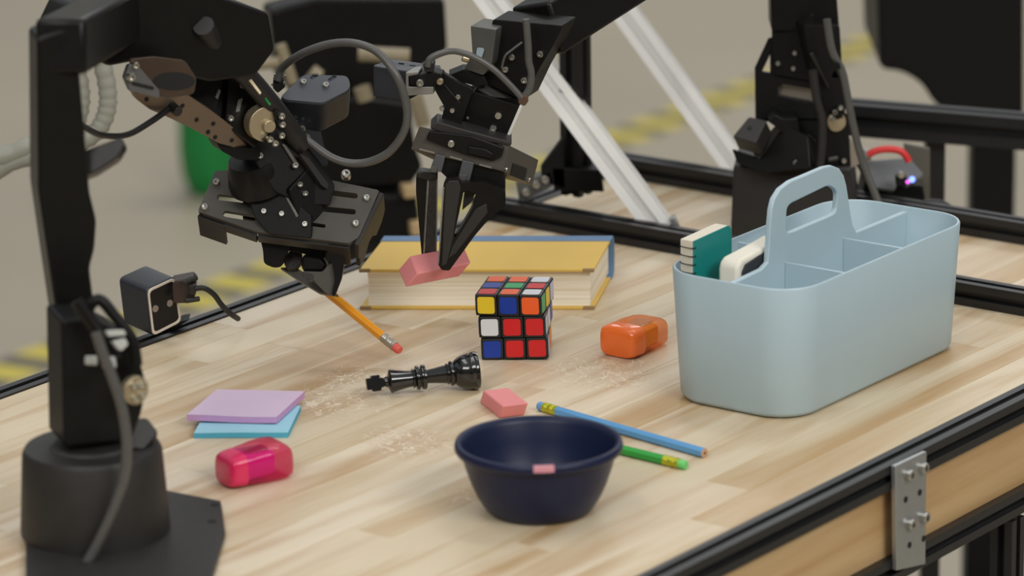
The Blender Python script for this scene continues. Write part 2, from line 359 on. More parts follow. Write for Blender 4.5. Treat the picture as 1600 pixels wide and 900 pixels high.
# ------------------------------------------------------------------ work bench
B0, B1 = -0.272, 0.388          # inner edges of the two long rails
A0, A1 = -0.80, 0.56
RZ = 0.0
def t_slot(bm, p0, d, L_, u, v, s=0.02):
    """20 mm slotted aluminium profile: cross-section on u (width) and v (height, from top down)"""
    h, g, k, q = s/2, s*0.16, s*0.10, s*0.30
    prof = []
    q1 = [(-h, -h), (-g, -h), (-g, -h+k), (-q, -h+k), (-g*0.9, -h+q), (g*0.9, -h+q), (q, -h+k), (g, -h+k), (g, -h)]
    for i in range(4):
        for x, y in q1:
            for _ in range(i): x, y = -y, x
            prof.append((x, y))
    prism(bm, [p0+u*x+v*y for x, y in prof], d*L_)
def bench():
    t = thing('work_bench', 'birch block-top work bench framed in black slotted rails', 'bench', W(0, 0, 0))
    # staves of the top, laid in rows with staggered butt joints
    rows = 17; wd = (B1-B0)/rows; gap = 0.0003; ci = 0.0003
    def stave(a0, a1, b0, b1, z0, z1):
        bm = bmesh.new()
        lo = [W(x, y, z0) for x, y in ((a0, b0), (a1, b0), (a1, b1), (a0, b1))]
        mi = [W(x, y, z1-ci) for x, y in ((a0, b0), (a1, b0), (a1, b1), (a0, b1))]
        hi = [W(x, y, z1) for x, y in ((a0+ci, b0+ci), (a1-ci, b0+ci), (a1-ci, b1-ci), (a0+ci, b1-ci))]
        v = [[bm.verts.new(p) for p in L_] for L_ in (lo, mi, hi)]
        bm.faces.new(v[0]); bm.faces.new(v[2])
        for A, B in zip(v, v[1:]):
            for i in range(4): bm.faces.new((A[i], A[(i+1) % 4], B[(i+1) % 4], B[i]))
        link('stave', bm, M['wood'], t, smooth=False)
    for r in range(rows):
        a = A0-random.uniform(0, 0.3); b = B0+wd*r
        while a < A1:
            L_ = random.uniform(0.28, 0.62); e = min(a+L_, A1)
            if A1-e < 0.12: e = A1
            if e > A0: stave(max(a, A0), e-gap, b+gap/2, b+wd-gap/2, -0.018, 0.0)
            a = e
    # rails
    def rail(p, d, L_, u, nm='rail', s=0.02, mt='rail', v=ZV):
        bm = bmesh.new(); t_slot(bm, p, d, L_, u, v, s); return link(nm, bm, M[mt], t, smooth=False)
    rail(W(A0, B1+0.0102, RZ-0.0085), AV, A1-A0+0.02, BV)
    rail(W(A0, B0-0.0102, RZ-0.0085), AV, A1-A0+0.02, BV)
    rail(W(A0, B1+0.0102, -0.085), AV, A1-A0+0.02, BV)
    rail(W(0.338, B0-0.02, 0.0102), BV, B1-B0+0.04, AV)               # rail across the top
    rail(W(A1+0.011, B0-0.02, -0.0085), BV, B1-B0+0.04, AV)
    rail(W(0.535, B0-0.02, 0.0102), BV, B1-B0+0.04, AV)               # rear rail on the top
    rail(W(A0-0.011, B0-0.02, -0.0085), BV, B1-B0+0.04, AV)
    # side panel below the near rail
    bm = bmesh.new(); hexa(bm, W(A0, B1+0.004, -0.0755), AV*(A1-A0), BV*0.008, ZV*0.0565)
    link('side_panel', bm, M['panelwood'], t, label='tan wooden panel below the rail')
    # legs
    for a in (-0.72, 0.12, 0.5):
        for b in (B0-0.0102, B1+0.0102):
            if a == 0.12 and b < 0: continue
            bm = bmesh.new(); t_slot(bm, W(a, b, FZ), ZV, 0.702, AV, BV, 0.02 if b < 0 else 0.02); link('leg', bm, M['rail'], t, smooth=False)
    # upright at the back and its corner gusset, low bracket
    pb = onz(901, 303, 0.02)
    bm = bmesh.new(); t_slot(bm, pb, ZV, 0.92, BV, AV, 0.021); link('post', bm, M['rail'], t, smooth=False)
    pl = Plane(900, 300, pb.y-0.02)
    slab('gusset', [(845, 262), (880, 215), (884, 296), (846, 284)], pl, 0.012, M['black'], t)
    slab('post_foot', [(862, 262), (938, 266), (944, 300), (866, 298)], pl, 0.03, M['black'], t)
    slab('bracket', [(806, 285), (860, 268), (866, 290), (812, 318)], pl, 0.012, M['flange'], t, label='grey bracket with bolts')
    for x, y in ((822, 300), (838, 288), (852, 280)): screw(pl, x, y, t, 0.004)
    # bright aluminium braces
    def brace(p0, p1, nm='brace'):
        d = (p1-p0); L_ = d.length; d.normalize(); v = Vector((0, -1, 0)); v = (v-d*v.dot(d)).normalized(); u = d.cross(v)
        q = (u+v).normalized(); q2 = (v-u).normalized()
        bm = bmesh.new(); t_slot(bm, p0, d, L_, u, v, 0.024); return link(nm, bm, M['alu'], t, smooth=False, label='bright aluminium diagonal brace')
    b0 = ony(1040, 366, 0.345); b1 = ony(790, 30, 0.50)
    brace(b0, b0+(b1-b0)*1.25)
    c0 = ony(1180, 300, 0.56); c1 = ony(985, 30, 0.66)
    brace(c0, c0+(c1-c0)*1.25)
    be, ce, pe_ = b0+(b1-b0)*1.22, c0+(c1-c0)*1.22, pb+ZV*0.74
    def bar(p, q, nm):
        d = (q-p); L_ = d.length; d.normalize(); v = ZV-d*d.z; v.normalize(); bm = bmesh.new(); t_slot(bm, p, d, L_, d.cross(v), v, 0.02); link(nm, bm, M['rail'], t, smooth=False)
    pt = pb+ZV*0.9
    bar(be-(pt-be).normalized()*0.02, pt, 'top_rail'); bar(ce-(pt-ce).normalized()*0.02, pt, 'top_rail')
    pl2 = Plane(1045, 350, 0.33)
    slab('brace_joint', [(1046, 344), (1054, 338), (1066, 362), (1056, 366)], pl2, 0.01, M['zinc'], t)
    # zinc joining plate on the near rail
    pn = Plane(1418, 720, 0, 0, 0); pn.n = BV.copy(); pn.o = W(0, B1+0.0206)
    pl3 = pn
    o = slab('joining_plate', [(1392, 727), (1441, 704), (1439, 880), (1394, 890)], pl3, 0.004, M['zinc'], t, off=0.004, bev=0.0005, label='grey zinc joining plate with four bolts')
    for x, y in ((1410, 740), (1432, 729), (1412, 817), (1434, 806)):
        s = screw(pl3, x, y, o, 0.0046, off=0.0045)
    for x, y in ((1408, 779), (1430, 768), (1414, 850), (1436, 840)):
        cyl('hole', pl3(x, y, 0.0035), BV, 0.0009, 0.0026, M['hole_shade'], o, 12, 0)  # dark discs drawn for the shade in the holes
    # black frame behind the right-hand arm
    y = 0.60
    p0, p1 = ony(1235, 175, y), ony(1640, 208, y+0.0)
    ub = (p1-p0).normalized(); bm = bmesh.new()
    t_slot(bm, p0, ub, (p1-p0).length, Vector((0, -1, 0)), ZV, 0.031); link('cross_bar', bm, M['rail'], t, smooth=False)
    for px in (1240, 1463):
        q = ony(px, 200, y); bm = bmesh.new(); hexc(bm, Vector((q.x, y+0.014, (q.z+FZ)/2)), Vector((0.018, 0, 0)), Vector((0, 0.03, 0)), Vector((0, 0, q.z-FZ))); link('frame_post', bm, M['rail'], t, 0.001)
bench()

# ------------------------------------------------------------------ storage caddy
CBM = mat('pale_blue_plastic', rgb(174, 195, 204), 0.42, var=0.02, scale=40, bump=0.05)
CA0, CA1, CB0, CB1, CH = -0.036, 0.238, 0.165, 0.297, 0.108
CMID = (CB0+CB1)/2
def rrect(a0, a1, b0, b1, r, z, n=8):
    return [W(x, y, z) for x, y in rnd2([(a0, b0), (a1, b0), (a1, b1), (a0, b1)], r, n)]
def rnd2(pts, r, n):
    out = []; k = len(pts)
    for i in range(k):
        p, a, b = Vector(pts[i]), Vector(pts[i-1]), Vector(pts[(i+1) % k])
        d1, d2 = (a-p).normalized(), (b-p).normalized(); c = p+(d1+d2)*r
        s, e = p+d1*r-c, p+d2*r-c
        for j in range(n+1):
            v = s*math.cos(j/n*math.pi/2)+e*math.sin(j/n*math.pi/2); out.append(tuple(c+v))
    return out
def loft(bm, rings, cap0=True, cap1=True):
    vs = [[bm.verts.new(p) for p in r] for r in rings]
    for A, B in zip(vs, vs[1:]):
        n = len(A)
        for i in range(n): bm.faces.new((A[i], A[(i+1) % n], B[(i+1) % n], B[i]))
    if cap0: bm.faces.new(vs[0])
    if cap1: bm.faces.new(vs[-1])
def caddy():
    t = thing('storage_caddy', 'pale blue plastic caddy with tall loop handle and divided compartments', 'caddy', W((CA0+CA1)/2, CMID, 0))
    bm = bmesh.new(); T = 0.0026; rr = 0.036
    def ring(k, z, ins=0):       # draft: k grows towards the rim
        i = 0.0055*(1-k)+ins
        return rrect(CA0+i, CA1-i, CB0+i, CB1-i, rr-i*0.6, z)
    loft(bm, [ring(0, 0.0004, 0.006), ring(0.02, 0.0015, 0.0022), ring(0.04, 0.005, 0), ring(0.5, CH/2), ring(1, CH-0.0012), ring(1, CH, 0.0007),
              ring(1, CH, T-0.0006), ring(1, CH-0.0012, T), ring(0.05, 0.007, T), ring(0.03, 0.0035, T+0.004)])
    link('tub', bm, CBM, t, ang=50)
    # dividers
    def wall(nm, a0, b0, a1, b1, z1, th=0.0022):
        d = (W(a1, b1)-W(a0, b0)); u = d.cross(ZV).normalized()*th
        lo = 0.006 if b1 > CMID+.01 else 0.0; li = 0.006 if b0 < CMID-.01 else 0.0
        bm = bmesh.new(); prism(bm, [W(a0, b0+li, 0.004)-u/2, W(a1, b1-lo, 0.004)-u/2, W(a1, b1, z1)-u/2, W(a0, b0, z1)-u/2], u); link(nm, bm, CBM, t, 0.0006)
    zt = CH-0.004
    for a in (0.05, 0.137): wall('divider', a, CMID+0.001, a, CB1-0.002, zt)
    for a in (0.080,): wall('divider', a, CB0+0.002, a, CMID-0.001, zt)
    # long centre wall and the loop handle in one piece
    pn = Plane(1268, 395, 0); pn.n = BV.copy(); pn.o = W(0, CMID+0.001)
    hp = [(1200, 411), (1202.5, 380), (1204, 350), (1206, 328), (1210, 311), (1220, 295), (1236, 283), (1260, 273), (1288, 261), (1300, 258.5), (1312, 263), (1319, 274), (1323, 289), (1326, 308), (1329, 330), (1333, 352)]
    hole = rnd([(1228, 366), (1230, 321), (1296, 289), (1309, 299), (1307, 333)], 10, 5)
    pts = [pn(x, y) for x, y in hp]
    end = W(CA1-0.002, CMID+0.001, zt); sta = W(CA0+0.002, CMID+0.001, zt)
    lo0 = W(CA0+0.0095, CMID+0.001, 0.005); lo1 = W(CA1-0.0095, CMID+0.001, 0.005)
    a_l = pts[0].dot(AV); pre = W(a_l-0.008, CMID+0.001, zt+0.002)
    post = W(pts[-1].dot(AV)+0.006, CMID+0.001, zt)
    bm = bmesh.new(); prism(bm, [lo0, sta, pre]+pts+[post, end, lo1], BV*-0.0048, [[pn(x, y) for x, y in hole]])
    link('handle', bm, CBM, t, 0.0012, seg=3)
caddy()

NB = 0.1915
def notebook():
    teal = mat('teal_cover', rgb(2, 128, 124), 0.45, var=0.04, scale=60); paper = mat('paper_edge', rgb(222, 214, 196), 0.7, var=0.06, scale=300)
    pn = Plane(1100, 400, 0); pn.n = BV.copy(); pn.o = W(0.0, NB)
    base = pn(1100, 470); t = thing('spiral_notebook', 'small teal spiral notebook standing upright in the blue caddy', 'notebook', Vector((base.x, base.y, 0.03)))
    top0, top1 = pn(1071, 381), pn(1142, 350)
    def co(q): return q.dot(AV), q.z
    a0, z0 = co(top0); a1, z1 = co(top1); a0 = max(a0, CA0+0.0142)
    def poly(bofs):
        return [W(a0+0.006, NB+bofs, 0.006), W(a0, NB+bofs, 0.06), W(a0, NB+bofs, z0)]+[W(a1-0.006+0.006*math.sin(q), NB+bofs, z1-0.006+0.006*math.cos(q)) for q in [i*math.pi/8 for i in range(5)]]+[W(a1, NB+bofs, 0.006)]
    def leaf(nm, bofs, th, mt_):
        bm = bmesh.new(); prism(bm, poly(bofs), BV*-th); link(nm, bm, mt_, t, 0.0004)
    n = pn.n
    leaf('front_cover', 0.0009, 0.0008, teal)
    leaf('page_block', 0.0, 0.0105, paper)
    leaf('back_cover', -0.0106, 0.0008, mat('white_cover', rgb(226, 222, 210), 0.5))
    for k in range(10):
        c = W(a0+0.0012, NB-0.0052, z0-0.006-k*0.0068)
        bm = bmesh.new()
        pts = [c+BV*(0.0072*math.cos(q))+AV*(-0.0036*math.sin(q))+ZV*(0.0008*math.sin(q/2)) for q in [2*math.pi*i/14 for i in range(15)]]
        sweep(bm, pts, 0.00042, 6); link('wire_ring', bm, M['black'], t)
notebook()
def felt():
    wt = mat('white_case', rgb(226, 220, 205), 0.4, var=0.02, scale=60); bk = mat('dark_felt', rgb(40, 44, 48), 0.75, var=0.2, scale=300, bump=0.4)
    FB = 0.2265
    pn = Plane(1160, 410, 0); pn.n = BV.copy(); pn.o = W(0, FB)
    t = thing('whiteboard_eraser', 'white cased eraser with dark felt lying in the blue caddy beside the handle', 'eraser', W(0.03, FB-0.008, 0.02))
    def co(x, y): q = pn(x, y); return (max(q.dot(AV), CA0+0.0055), q.z)
    n0 = co(1155, 413); m0 = co(1204, 384)
    a0, z0 = n0; a1, z1 = m0
    pl = [(a0+0.008, 0.0065), (a0, 0.06), (a0, z0-0.006), (a0+0.002, z0-0.001), (a0+0.007, z0+0.002), (a1, z1), (a1+0.02, z1+0.002), (a1+0.02, 0.0065)]
    bm = bmesh.new(); prism(bm, [W(x, FB-0.0016, z) for x, z in pl], BV*-0.0185); link('case', bm, wt, t, 0.003, seg=3)
    fl = [(a0+0.006, 0.024), (a0+0.0055, z0-0.008), (a0+0.010, z0-0.0028), (a1, z1-0.0028), (a1+0.016, z1-0.002), (a1+0.016, 0.024)]
    bm = bmesh.new(); prism(bm, [W(x, FB-0.0003, z) for x, z in fl], BV*-0.004); link('felt', bm, bk, t, 0.0008)
felt()

# ------------------------------------------------------------------ book
def book():
    z = 0.036
    fl, fr = onz(563, 484), onz(928, 484)
    dx = (fr-fl); wd = dx.length; ux = dx.normalized(); uy = onz(603, 372, z)-onz(562, 425, z); dp = uy.length; uy.normalize()
    yel = mat('yellow_cloth', rgb(222, 184, 88), 0.6, var=0.06, scale=40, bump=0.3); blu = mat('blue_cloth', rgb(100, 130, 164), 0.65, var=0.06, scale=80, bump=0.3)
    worn = mat('worn_board', rgb(150, 124, 84), 0.8, var=0.15, scale=200)
    pg = bpy.data.materials.new('page_edges'); pg.use_nodes = True; nt = pg.node_tree; b = nt.nodes['Principled BSDF']; b.inputs['Roughness'].default_value = 0.8
    tc = nt.nodes.new('ShaderNodeTexCoord'); mp = nt.nodes.new('ShaderNodeMapping'); mp.inputs['Scale'].default_value = (6, 6, 900); nt.links.new(tc.outputs['Object'], mp.inputs[0])
    ns = nt.nodes.new('ShaderNodeTexNoise'); ns.inputs['Scale'].default_value = 1; ns.inputs['Detail'].default_value = 4; nt.links.new(mp.outputs[0], ns.inputs['Vector'])
    cr = nt.nodes.new('ShaderNodeValToRGB'); cr.color_ramp.elements[0].position = 0.3; cr.color_ramp.elements[0].color = rgb(222, 209, 180); cr.color_ramp.elements[1].position = 0.6; cr.color_ramp.elements[1].color = rgb(246, 238, 220)
    nt.links.new(ns.outputs['Fac'], cr.inputs[0]); nt.links.new(cr.outputs[0], b.inputs['Base Color'])
    bp = nt.nodes.new('ShaderNodeBump'); bp.inputs['Strength'].default_value = 0.3; bp.inputs['Distance'].default_value = 0.0004; nt.links.new(ns.outputs['Fac'], bp.inputs['Height']); nt.links.new(bp.outputs[0], b.inputs['Normal'])
    o = fl+ux*0.0
    t = thing('book', 'thick yellow hardback book with blue cloth spine lying behind the cube', 'book', fl+ux*wd/2+uy*dp/2)
    cv = 0.0026; ov = 0.004; sp = 0.016
    def q(x, y, zz): return o+ux*x+uy*y+ZV*zz
    # page block with hollow fore edge and hollow-curved front
    bm = bmesh.new(); n = 10; rows = []
    for i in range(n+1):
        k = i/n; zz = cv+(z-2*cv)*k; bow = 0.004*math.sin(math.pi*k)
        rows.append([q(ov+0.002, ov+bow, zz), q(wd-ov, ov+bow, zz), q(wd-ov, dp-0.003, zz), q(ov+0.002, dp-0.003, zz)])
    loft(bm, rows); link('page_block', bm, pg, t, ang=60)
    for nm, z0 in (('front_cover', z-cv), ('back_cover', 0.0)):
        bm = bmesh.new(); hexa(bm, q(0, 0, z0), ux*wd, uy*(dp-sp), ZV*cv); c = link(nm, bm, yel, t, 0.0007)
        for x in (0.0, wd-0.009):
            bm = bmesh.new(); hexa(bm, q(x-0.0003, -0.0004, z0-0.0002), ux*0.0096, uy*0.003, ZV*(cv+0.0004)); link('corner_wear', bm, worn, c, 0.0004, label='worn brown corner')
    # spine wraps the back
    sec = [(dp-sp-0.004, z), (dp-sp-0.004, z+0.0006), (dp-0.003, z+0.0006), (dp+0.003, z-0.004), (dp+0.005, z/2), (dp+0.003, 0.004), (dp-0.003, 0.0), (dp-sp, 0.0),
           (dp-sp, 0.001), (dp-0.003, 0.0025), (dp, 0.006), (dp+0.002, z/2), (dp, z-0.006), (dp-0.003, z-0.0015)]
    bm = bmesh.new(); prism(bm, [q(-0.0005, y, zz) for y, zz in sec], ux*(wd+0.001)); link('spine', bm, blu, t, 0.0005)
book()

# ------------------------------------------------------------------ puzzle cube
def cube():
    c = onz(808, 548); S = 0.0555; cs = S/3
    t = thing('puzzle_cube', 'scrambled colour puzzle cube with its layers slightly twisted', 'toy', c)
    cols = {'r': rgb(206, 30, 34), 'w': rgb(216, 216, 220), 'b': rgb(20, 56, 152), 'o': rgb(238, 96, 40), 'y': rgb(226, 196, 44), 'g': rgb(40, 160, 92), 'l': rgb(190, 186, 206), 'k': rgb(130, 200, 140)}
    sm = {k: mat('sticker_'+n, cols[k], 0.35) for k, n in zip('rwboyglk', ('red', 'white', 'blue', 'orange', 'yellow', 'green', 'lilac', 'mint'))}
    top = ['row', 'bgr', 'oow']; top = [['r', 'o', 'w'], ['b', 'g', 'r'], ['o', 'o', 'w']]     # front row first
    front = {2: 'ybo', 1: 'wrr', 0: 'brr'}; right = {2: 'gyl', 1: 'lwb', 0: 'loy'}; left = {2: 'rog', 1: 'byw', 0: 'gro'}; back = {2: 'wrg', 1: 'ogb', 0: 'ywr'}
    blackp = mat('cube_plastic', (0.01, 0.01, 0.01, 1), 0.35)
    tw = {0: -3.5, 1: -6.5, 2: -11.5}
    tilt = Matrix.Rotation(R(-1.6), 4, 'Y')
    bm0 = bmesh.new(); bmesh.ops.create_cube(bm0, size=cs*0.985); bmesh.ops.bevel(bm0, geom=bm0.edges[:], offset=cs*0.075, segments=2, affect='EDGES', profile=0.6)
    me0 = bpy.data.meshes.new('cubelet'); bm0.to_mesh(me0); bm0.free(); me0.materials.append(blackp)
    st = {}
    for k in sm:
        bm = bmesh.new(); h = cs*0.385
        prism(bm, [Vector((x, y, 0)) for x, y in rnd2([(-h, -h), (h, -h), (h, h), (-h, h)], cs*0.11, 4)], Vector((0, 0, 0.0004)))
        bmesh.ops.recalc_face_normals(bm, faces=bm.faces)
        st[k] = bpy.data.meshes.new('sticker'); bm.to_mesh(st[k]); bm.free(); st[k].materials.append(sm[k])
    off = Vector((0, 0, 0.0008))
    for k in range(3):
        rot = tilt @ Matrix.Rotation(R(tw[k]), 4, 'Z')
        for j in range(3):
            for i in range(3):
                if (i, j, k) == (1, 1, 1): continue
                o = bpy.data.objects.new('cubelet', me0); COL.objects.link(o); o.parent = t
                pos = Vector(((i-1)*cs, (j-1)*cs, (k+0.5)*cs))
                o.matrix_local = Matrix.Translation(off) @ rot @ Matrix.Translation(pos)
                def sticker(kind, d):
                    s = bpy.data.objects.new('sticker', st[kind]); COL.objects.link(s); s.parent = o
                    s.matrix_local = Matrix.Translation(Vector(d)*(cs*0.4925-0.0001)) @ Vector(d).to_track_quat('Z', 'Y').to_matrix().to_4x4()
                if k == 2: sticker(top[j][i], (0, 0, 1))
                if j == 0: sticker(front[k][i], (0, -1, 0))
                if i == 2: sticker(right[k][j], (1, 0, 0))
                if i == 0: sticker(left[k][j], (-1, 0, 0))
                if j == 2: sticker(back[k][i], (0, 1, 0))
cube()

# ------------------------------------------------------------------ chess king lying on its side
def king():
    blk = mat('gloss_black', (0.006, 0.006, 0.006, 1), 0.16, coat=0.6)
    r0 = 0.0158
    p0 = onz(747, 578, r0); p1 = onz(578, 600, 0.0105)
    ax = (p1-p0).normalized(); Lk = (p1-p0).length*1.03
    t = thing('chess_king', 'glossy black chess king lying on its side near the cube', 'chess piece', onz(668, 608))
    s = Lk/760.0
    prof = [(0, 0), (0, 100), (3, 124), (14, 129), (38, 129), (48, 122), (60, 122), (80, 119), (110, 112), (140, 98), (160, 80), (165, 74), (170, 80), (178, 84), (188, 84), (196, 78), (199, 66), (204, 66), (208, 72), (215, 72), (220, 62), (260, 57), (300, 51), (345, 46), (360, 44)]
    bm = bmesh.new(); lathe(bm, p0, ax, [(h*s, r*s) for h, r in prof], 40); link('base', bm, blk, t, ang=50)
    prof = [(352, 40), (356, 70), (362, 82), (376, 85), (388, 80), (392, 66), (398, 66), (402, 78), (412, 84), (424, 80), (428, 62), (434, 58), (440, 66), (448, 66), (452, 56)]
    bm = bmesh.new(); lathe(bm, p0, ax, [(h*s, r*s) for h, r in prof], 40); link('collar', bm, blk, t, ang=50)
    prof = [(448, 54), (480, 57), (520, 64), (560, 72), (588, 79), (598, 81), (604, 76), (610, 55), (618, 36), (628, 36), (640, 28), (650, 30)]
    bm = bmesh.new(); lathe(bm, p0, ax, [(h*s, r*s) for h, r in prof], 40); link('crown', bm, blk, t, ang=50)
    # cross: two flared bars
    _, u, v = basis(ax); v = Vector((0, -1, 0.3)); v = (v-ax*v.dot(ax)).normalized(); u = ax.cross(v)
    c2 = [(636, 26), (656, 32), (668, 36), (668, 48), (676, 54), (722, 54), (730, 48), (730, 38), (744, 40), (758, 40), (764, 32)]
    bm = bmesh.new()
    pts = [p0+ax*(h*s)+u*(r*s) for h, r in c2]+[p0+ax*(h*s)-u*(r*s) for h, r in reversed(c2)]
    prism(bm, [p-v*(31*s) for p in pts], v*(62*s)); link('cross', bm, blk, t, 0.0012, seg=3)
king()

# ------------------------------------------------------------------ bowl
def bowl():
    nav = mat('navy_plastic', rgb(24, 31, 60), 0.38, var=0.05, scale=40, spec=0.3); c = onz(843, 796)
    t = thing('bowl', 'dark navy plastic bowl with thick rim in the foreground', 'bowl', c)
    H = 0.0535; r = 0.0618
    prof = [(0, 0), (0.0, 0.034), (0.0006, 0.0375), (0.004, 0.0405), (0.012, 0.0455), (0.022, 0.0500), (0.034, 0.0540), (0.044, 0.0566), (0.0455, 0.0572), (0.0462, r-0.0012), (0.048, r), (0.0505, r), (H-0.0004, r-0.0008), (H, r-0.002),
            (H-0.0004, r-0.0042), (0.049, 0.0556), (0.036, 0.0523), (0.024, 0.0485), (0.012, 0.043), (0.005, 0.037), (0.0026, 0.032), (0.0022, 0)]
    bm = bmesh.new(); lathe(bm, c, ZV, prof, 72); o = link('body', bm, nav, t, ang=55)
    pk = mat('pink_mark', rgb(206, 140, 150), 0.6, var=0.1, scale=300)
    bm = bmesh.new(); vs = []
    for i in range(9):
        a = R(-90-7+i*1.75)+R(3)
        d = Vector((math.cos(a), math.sin(a), 0))
        vs.append([bm.verts.new(c+d*rr+ZV*h) for rr, h in ((r-0.0041, H-0.0001), (r-0.002, H+0.0002), (r-0.0007, H-0.0002), (r+0.0003, 0.0508), (r+0.0003, 0.0490))])
    for A, B in zip(vs, vs[1:]):
        for k in range(4): bm.faces.new((A[k], A[k+1], B[k+1], B[k]))
    link('rim_mark', bm, pk, t, label='pink mark on the rim')
bowl()

# ------------------------------------------------------------------ erasers
PINK = mat('pink_rubber', rgb(226, 140, 140), 0.7, var=0.06, scale=120, bump=0.3)
def eraser_mesh(c, ux, uy, uz, L_, wd, h, sl):
    bm = bmesh.new()
    pts = [(-L_/2, 0), (L_/2-sl, 0), (L_/2, h), (-L_/2+sl, h)]
    base = [c+ux*x+uz*zz-uy*(wd/2) for x, zz in pts]
    prism(bm, base, uy*wd); return bm
e0, e1 = onz(762, 615), onz(812, 655)
ux = (e1-e0); ux.z = 0; ux.normalize(); uy = Vector((-ux.y, ux.x, 0))
c = onz(786, 640)
o = link('eraser', eraser_mesh(c+ux*0.002, ux, uy, ZV, 0.054, 0.0215, 0.0125, 0.009), PINK, None, 0.0012, seg=3, origin=c)
solo(o, 'pink slant-ended rubber eraser lying on the bench just behind the navy bowl', 'eraser')
q0, q1 = ony(634, 426, -0.002), ony(724, 408, 0.012)
ux = (q1-q0).normalized(); uy = Vector((-ux.y, ux.x, 0)).normalized(); uy = (uy+Vector((0, 0, 0.55))).normalized(); uy = (uy-ux*uy.dot(ux)).normalized(); uz = ux.cross(uy)
HELD = (q0+q1)/2; HX, HY, HZ = ux, uy, uz
o = link('eraser', eraser_mesh(HELD-uz*0.006, ux, uy, uz, 0.056, 0.0215, 0.0135, 0.010), PINK, None, 0.0012, seg=3, origin=HELD)
solo(o, 'pink slant-ended rubber eraser pinched in the central black gripper', 'eraser')

# ------------------------------------------------------------------ pencils
def pencil(p0, p1, body, tip, ferr, label, grp, lead=True, r=0.0042):
    """p0 eraser end, p1 other end"""
    ax = (p1-p0).normalized(); L_ = (p1-p0).length; _, u, v = basis(ax)
    t = thing('pencil', label, 'pencil', (p0+p1)/2, grp)
    def hexring(h, rr): return [p0+ax*h+(u*math.cos(R(60*i+30))+v*math.sin(R(60*i+30)))*rr for i in range(6)]
    bm = bmesh.new(); lathe(bm, p0, ax, ((0, 0), (0, r*0.72), (0.0012, r*0.86), (0.008, r*0.86)), 20); link('eraser_tip', bm, tip, t)
    bm = bmesh.new(); lathe(bm, p0, ax, [(0.006, r*0.88), (0.006, r*0.97), (0.009, r*0.98), (0.0095, r*0.9), (0.0105, r*0.98), (0.0112, r*0.9), (0.0125, r*0.98), (0.0155, r*0.98), (0.016, r*0.9), (0.017, r*0.98), (0.0178, r*0.9), (0.0185, r*0.98), (0.0205, r*0.97)], 20)
    link('ferrule', bm, ferr, t)
    bm = bmesh.new(); loft(bm, [hexring(0.0195, r), hexring(L_-0.0003, r)]); link('shaft', bm, body, t, 0.0005)
    if lead:
        wd = mat('pencil_wood', rgb(196, 152, 112), 0.7, var=0.1, scale=500); ld = mat('graphite', rgb(70, 64, 62), 0.4)
        bm = bmesh.new(); lathe(bm, p1, ax, ((-0.001, r*0.84), (0.0002, r*0.84)), 20); link('wood_end', bm, wd, t)
        bm = bmesh.new(); lathe(bm, p1, ax, ((-0.001, 0.0011), (0.0004, 0.0011)), 12); link('lead', bm, ld, t)
    return t
gold = mat('lime_ferrule', rgb(186, 186, 50), 0.35, 0.6, var=0.25, scale=500); silv = mat('silver_ferrule', rgb(190, 184, 170), 0.35, 0.8, var=0.15, scale=300)
r = 0.0042; zr = r*0.87
pencil(onz(842, 634, zr), onz(1101, 708, zr), mat('blue_paint', rgb(92, 152, 202), 0.3, var=0.04, scale=60), mat('blue_tip', rgb(100, 160, 210), 0.6), gold, 'light blue unsharpened pencil lying beside the bowl towards the caddy', None)
g0, g1 = onz(1072, 727, zr), onz(972, 703, zr)
pencil(g0, g0+(g1-g0).normalized()*0.125, mat('green_paint', rgb(40, 152, 56), 0.3, var=0.04, scale=60), mat('green_tip', rgb(110, 200, 112), 0.6), gold, 'green pencil reaching out from behind the navy bowl', None)
k0, k1 = ony(625, 548, -0.02), ony(492, 440, 0.045)
PK = (k0, k1)
pencil(k0, k0+(k1-k0)*1.12, mat('orange_paint', rgb(238, 158, 40), 0.3, var=0.04, scale=60), mat('pink_tip', rgb(222, 96, 84), 0.6), silv, 'orange pencil held down by the left black gripper above the bench', None, r=0.0043)

# ------------------------------------------------------------------ sticky notes
def pad(name_, corners, h, z0, top, side, label, wave):
    """corners: four table points of the pad, in order; the pad's sheets curl a little"""
    c = sum(corners, Vector())/4
    t = thing('sticky_note_pad', label, 'note pad', Vector((c.x, c.y, z0)), 'sticky note pads')
    n = 10; bm = bmesh.new(); g = {}
    for k in (0, 1):
        for i in range(n+1):
            for j in range(n+1):
                x, y = i/n, j/n
                p = (corners[0]*(1-x)+corners[1]*x)*(1-y)+(corners[3]*(1-x)+corners[2]*x)*y
                g[k, i, j] = bm.verts.new(Vector((p.x, p.y, z0+h*k+wave(x, y))))
    for i in range(n):
        for j in range(n):
            for k in (0, 1): bm.faces.new((g[k, i, j], g[k, i+1, j], g[k, i+1, j+1], g[k, i, j+1]))
        for j in (0, n):
            bm.faces.new((g[0, i, j], g[0, i+1, j], g[1, i+1, j], g[1, i, j])); bm.faces.new((g[0, j, i], g[0, j, i+1], g[1, j, i+1], g[1, j, i]))
    link('sheet_block', bm, side, t, ang=30)
    bm = bmesh.new(); g = [[bm.verts.new(Vector(((corners[0]*(1-i/n)+corners[1]*i/n)*(1-j/n)+(corners[3]*(1-i/n)+corners[2]*i/n)*j/n).to_tuple()[:2]+(z0+h+0.0001+wave(i/n, j/n),))) for j in range(n+1)] for i in range(n+1)]
    for i in range(n):
        for j in range(n): bm.faces.new((g[i][j], g[i+1][j], g[i+1][j+1], g[i][j+1]))
    ret = bmesh.ops.extrude_face_region(bm, geom=bm.faces[:], use_keep_orig=True)
    bmesh.ops.translate(bm, verts=[q for q in ret['geom'] if isinstance(q, bmesh.types.BMVert)], vec=Vector((0, 0, 0.00025)))
    link('top_sheet', bm, top, t, ang=30)
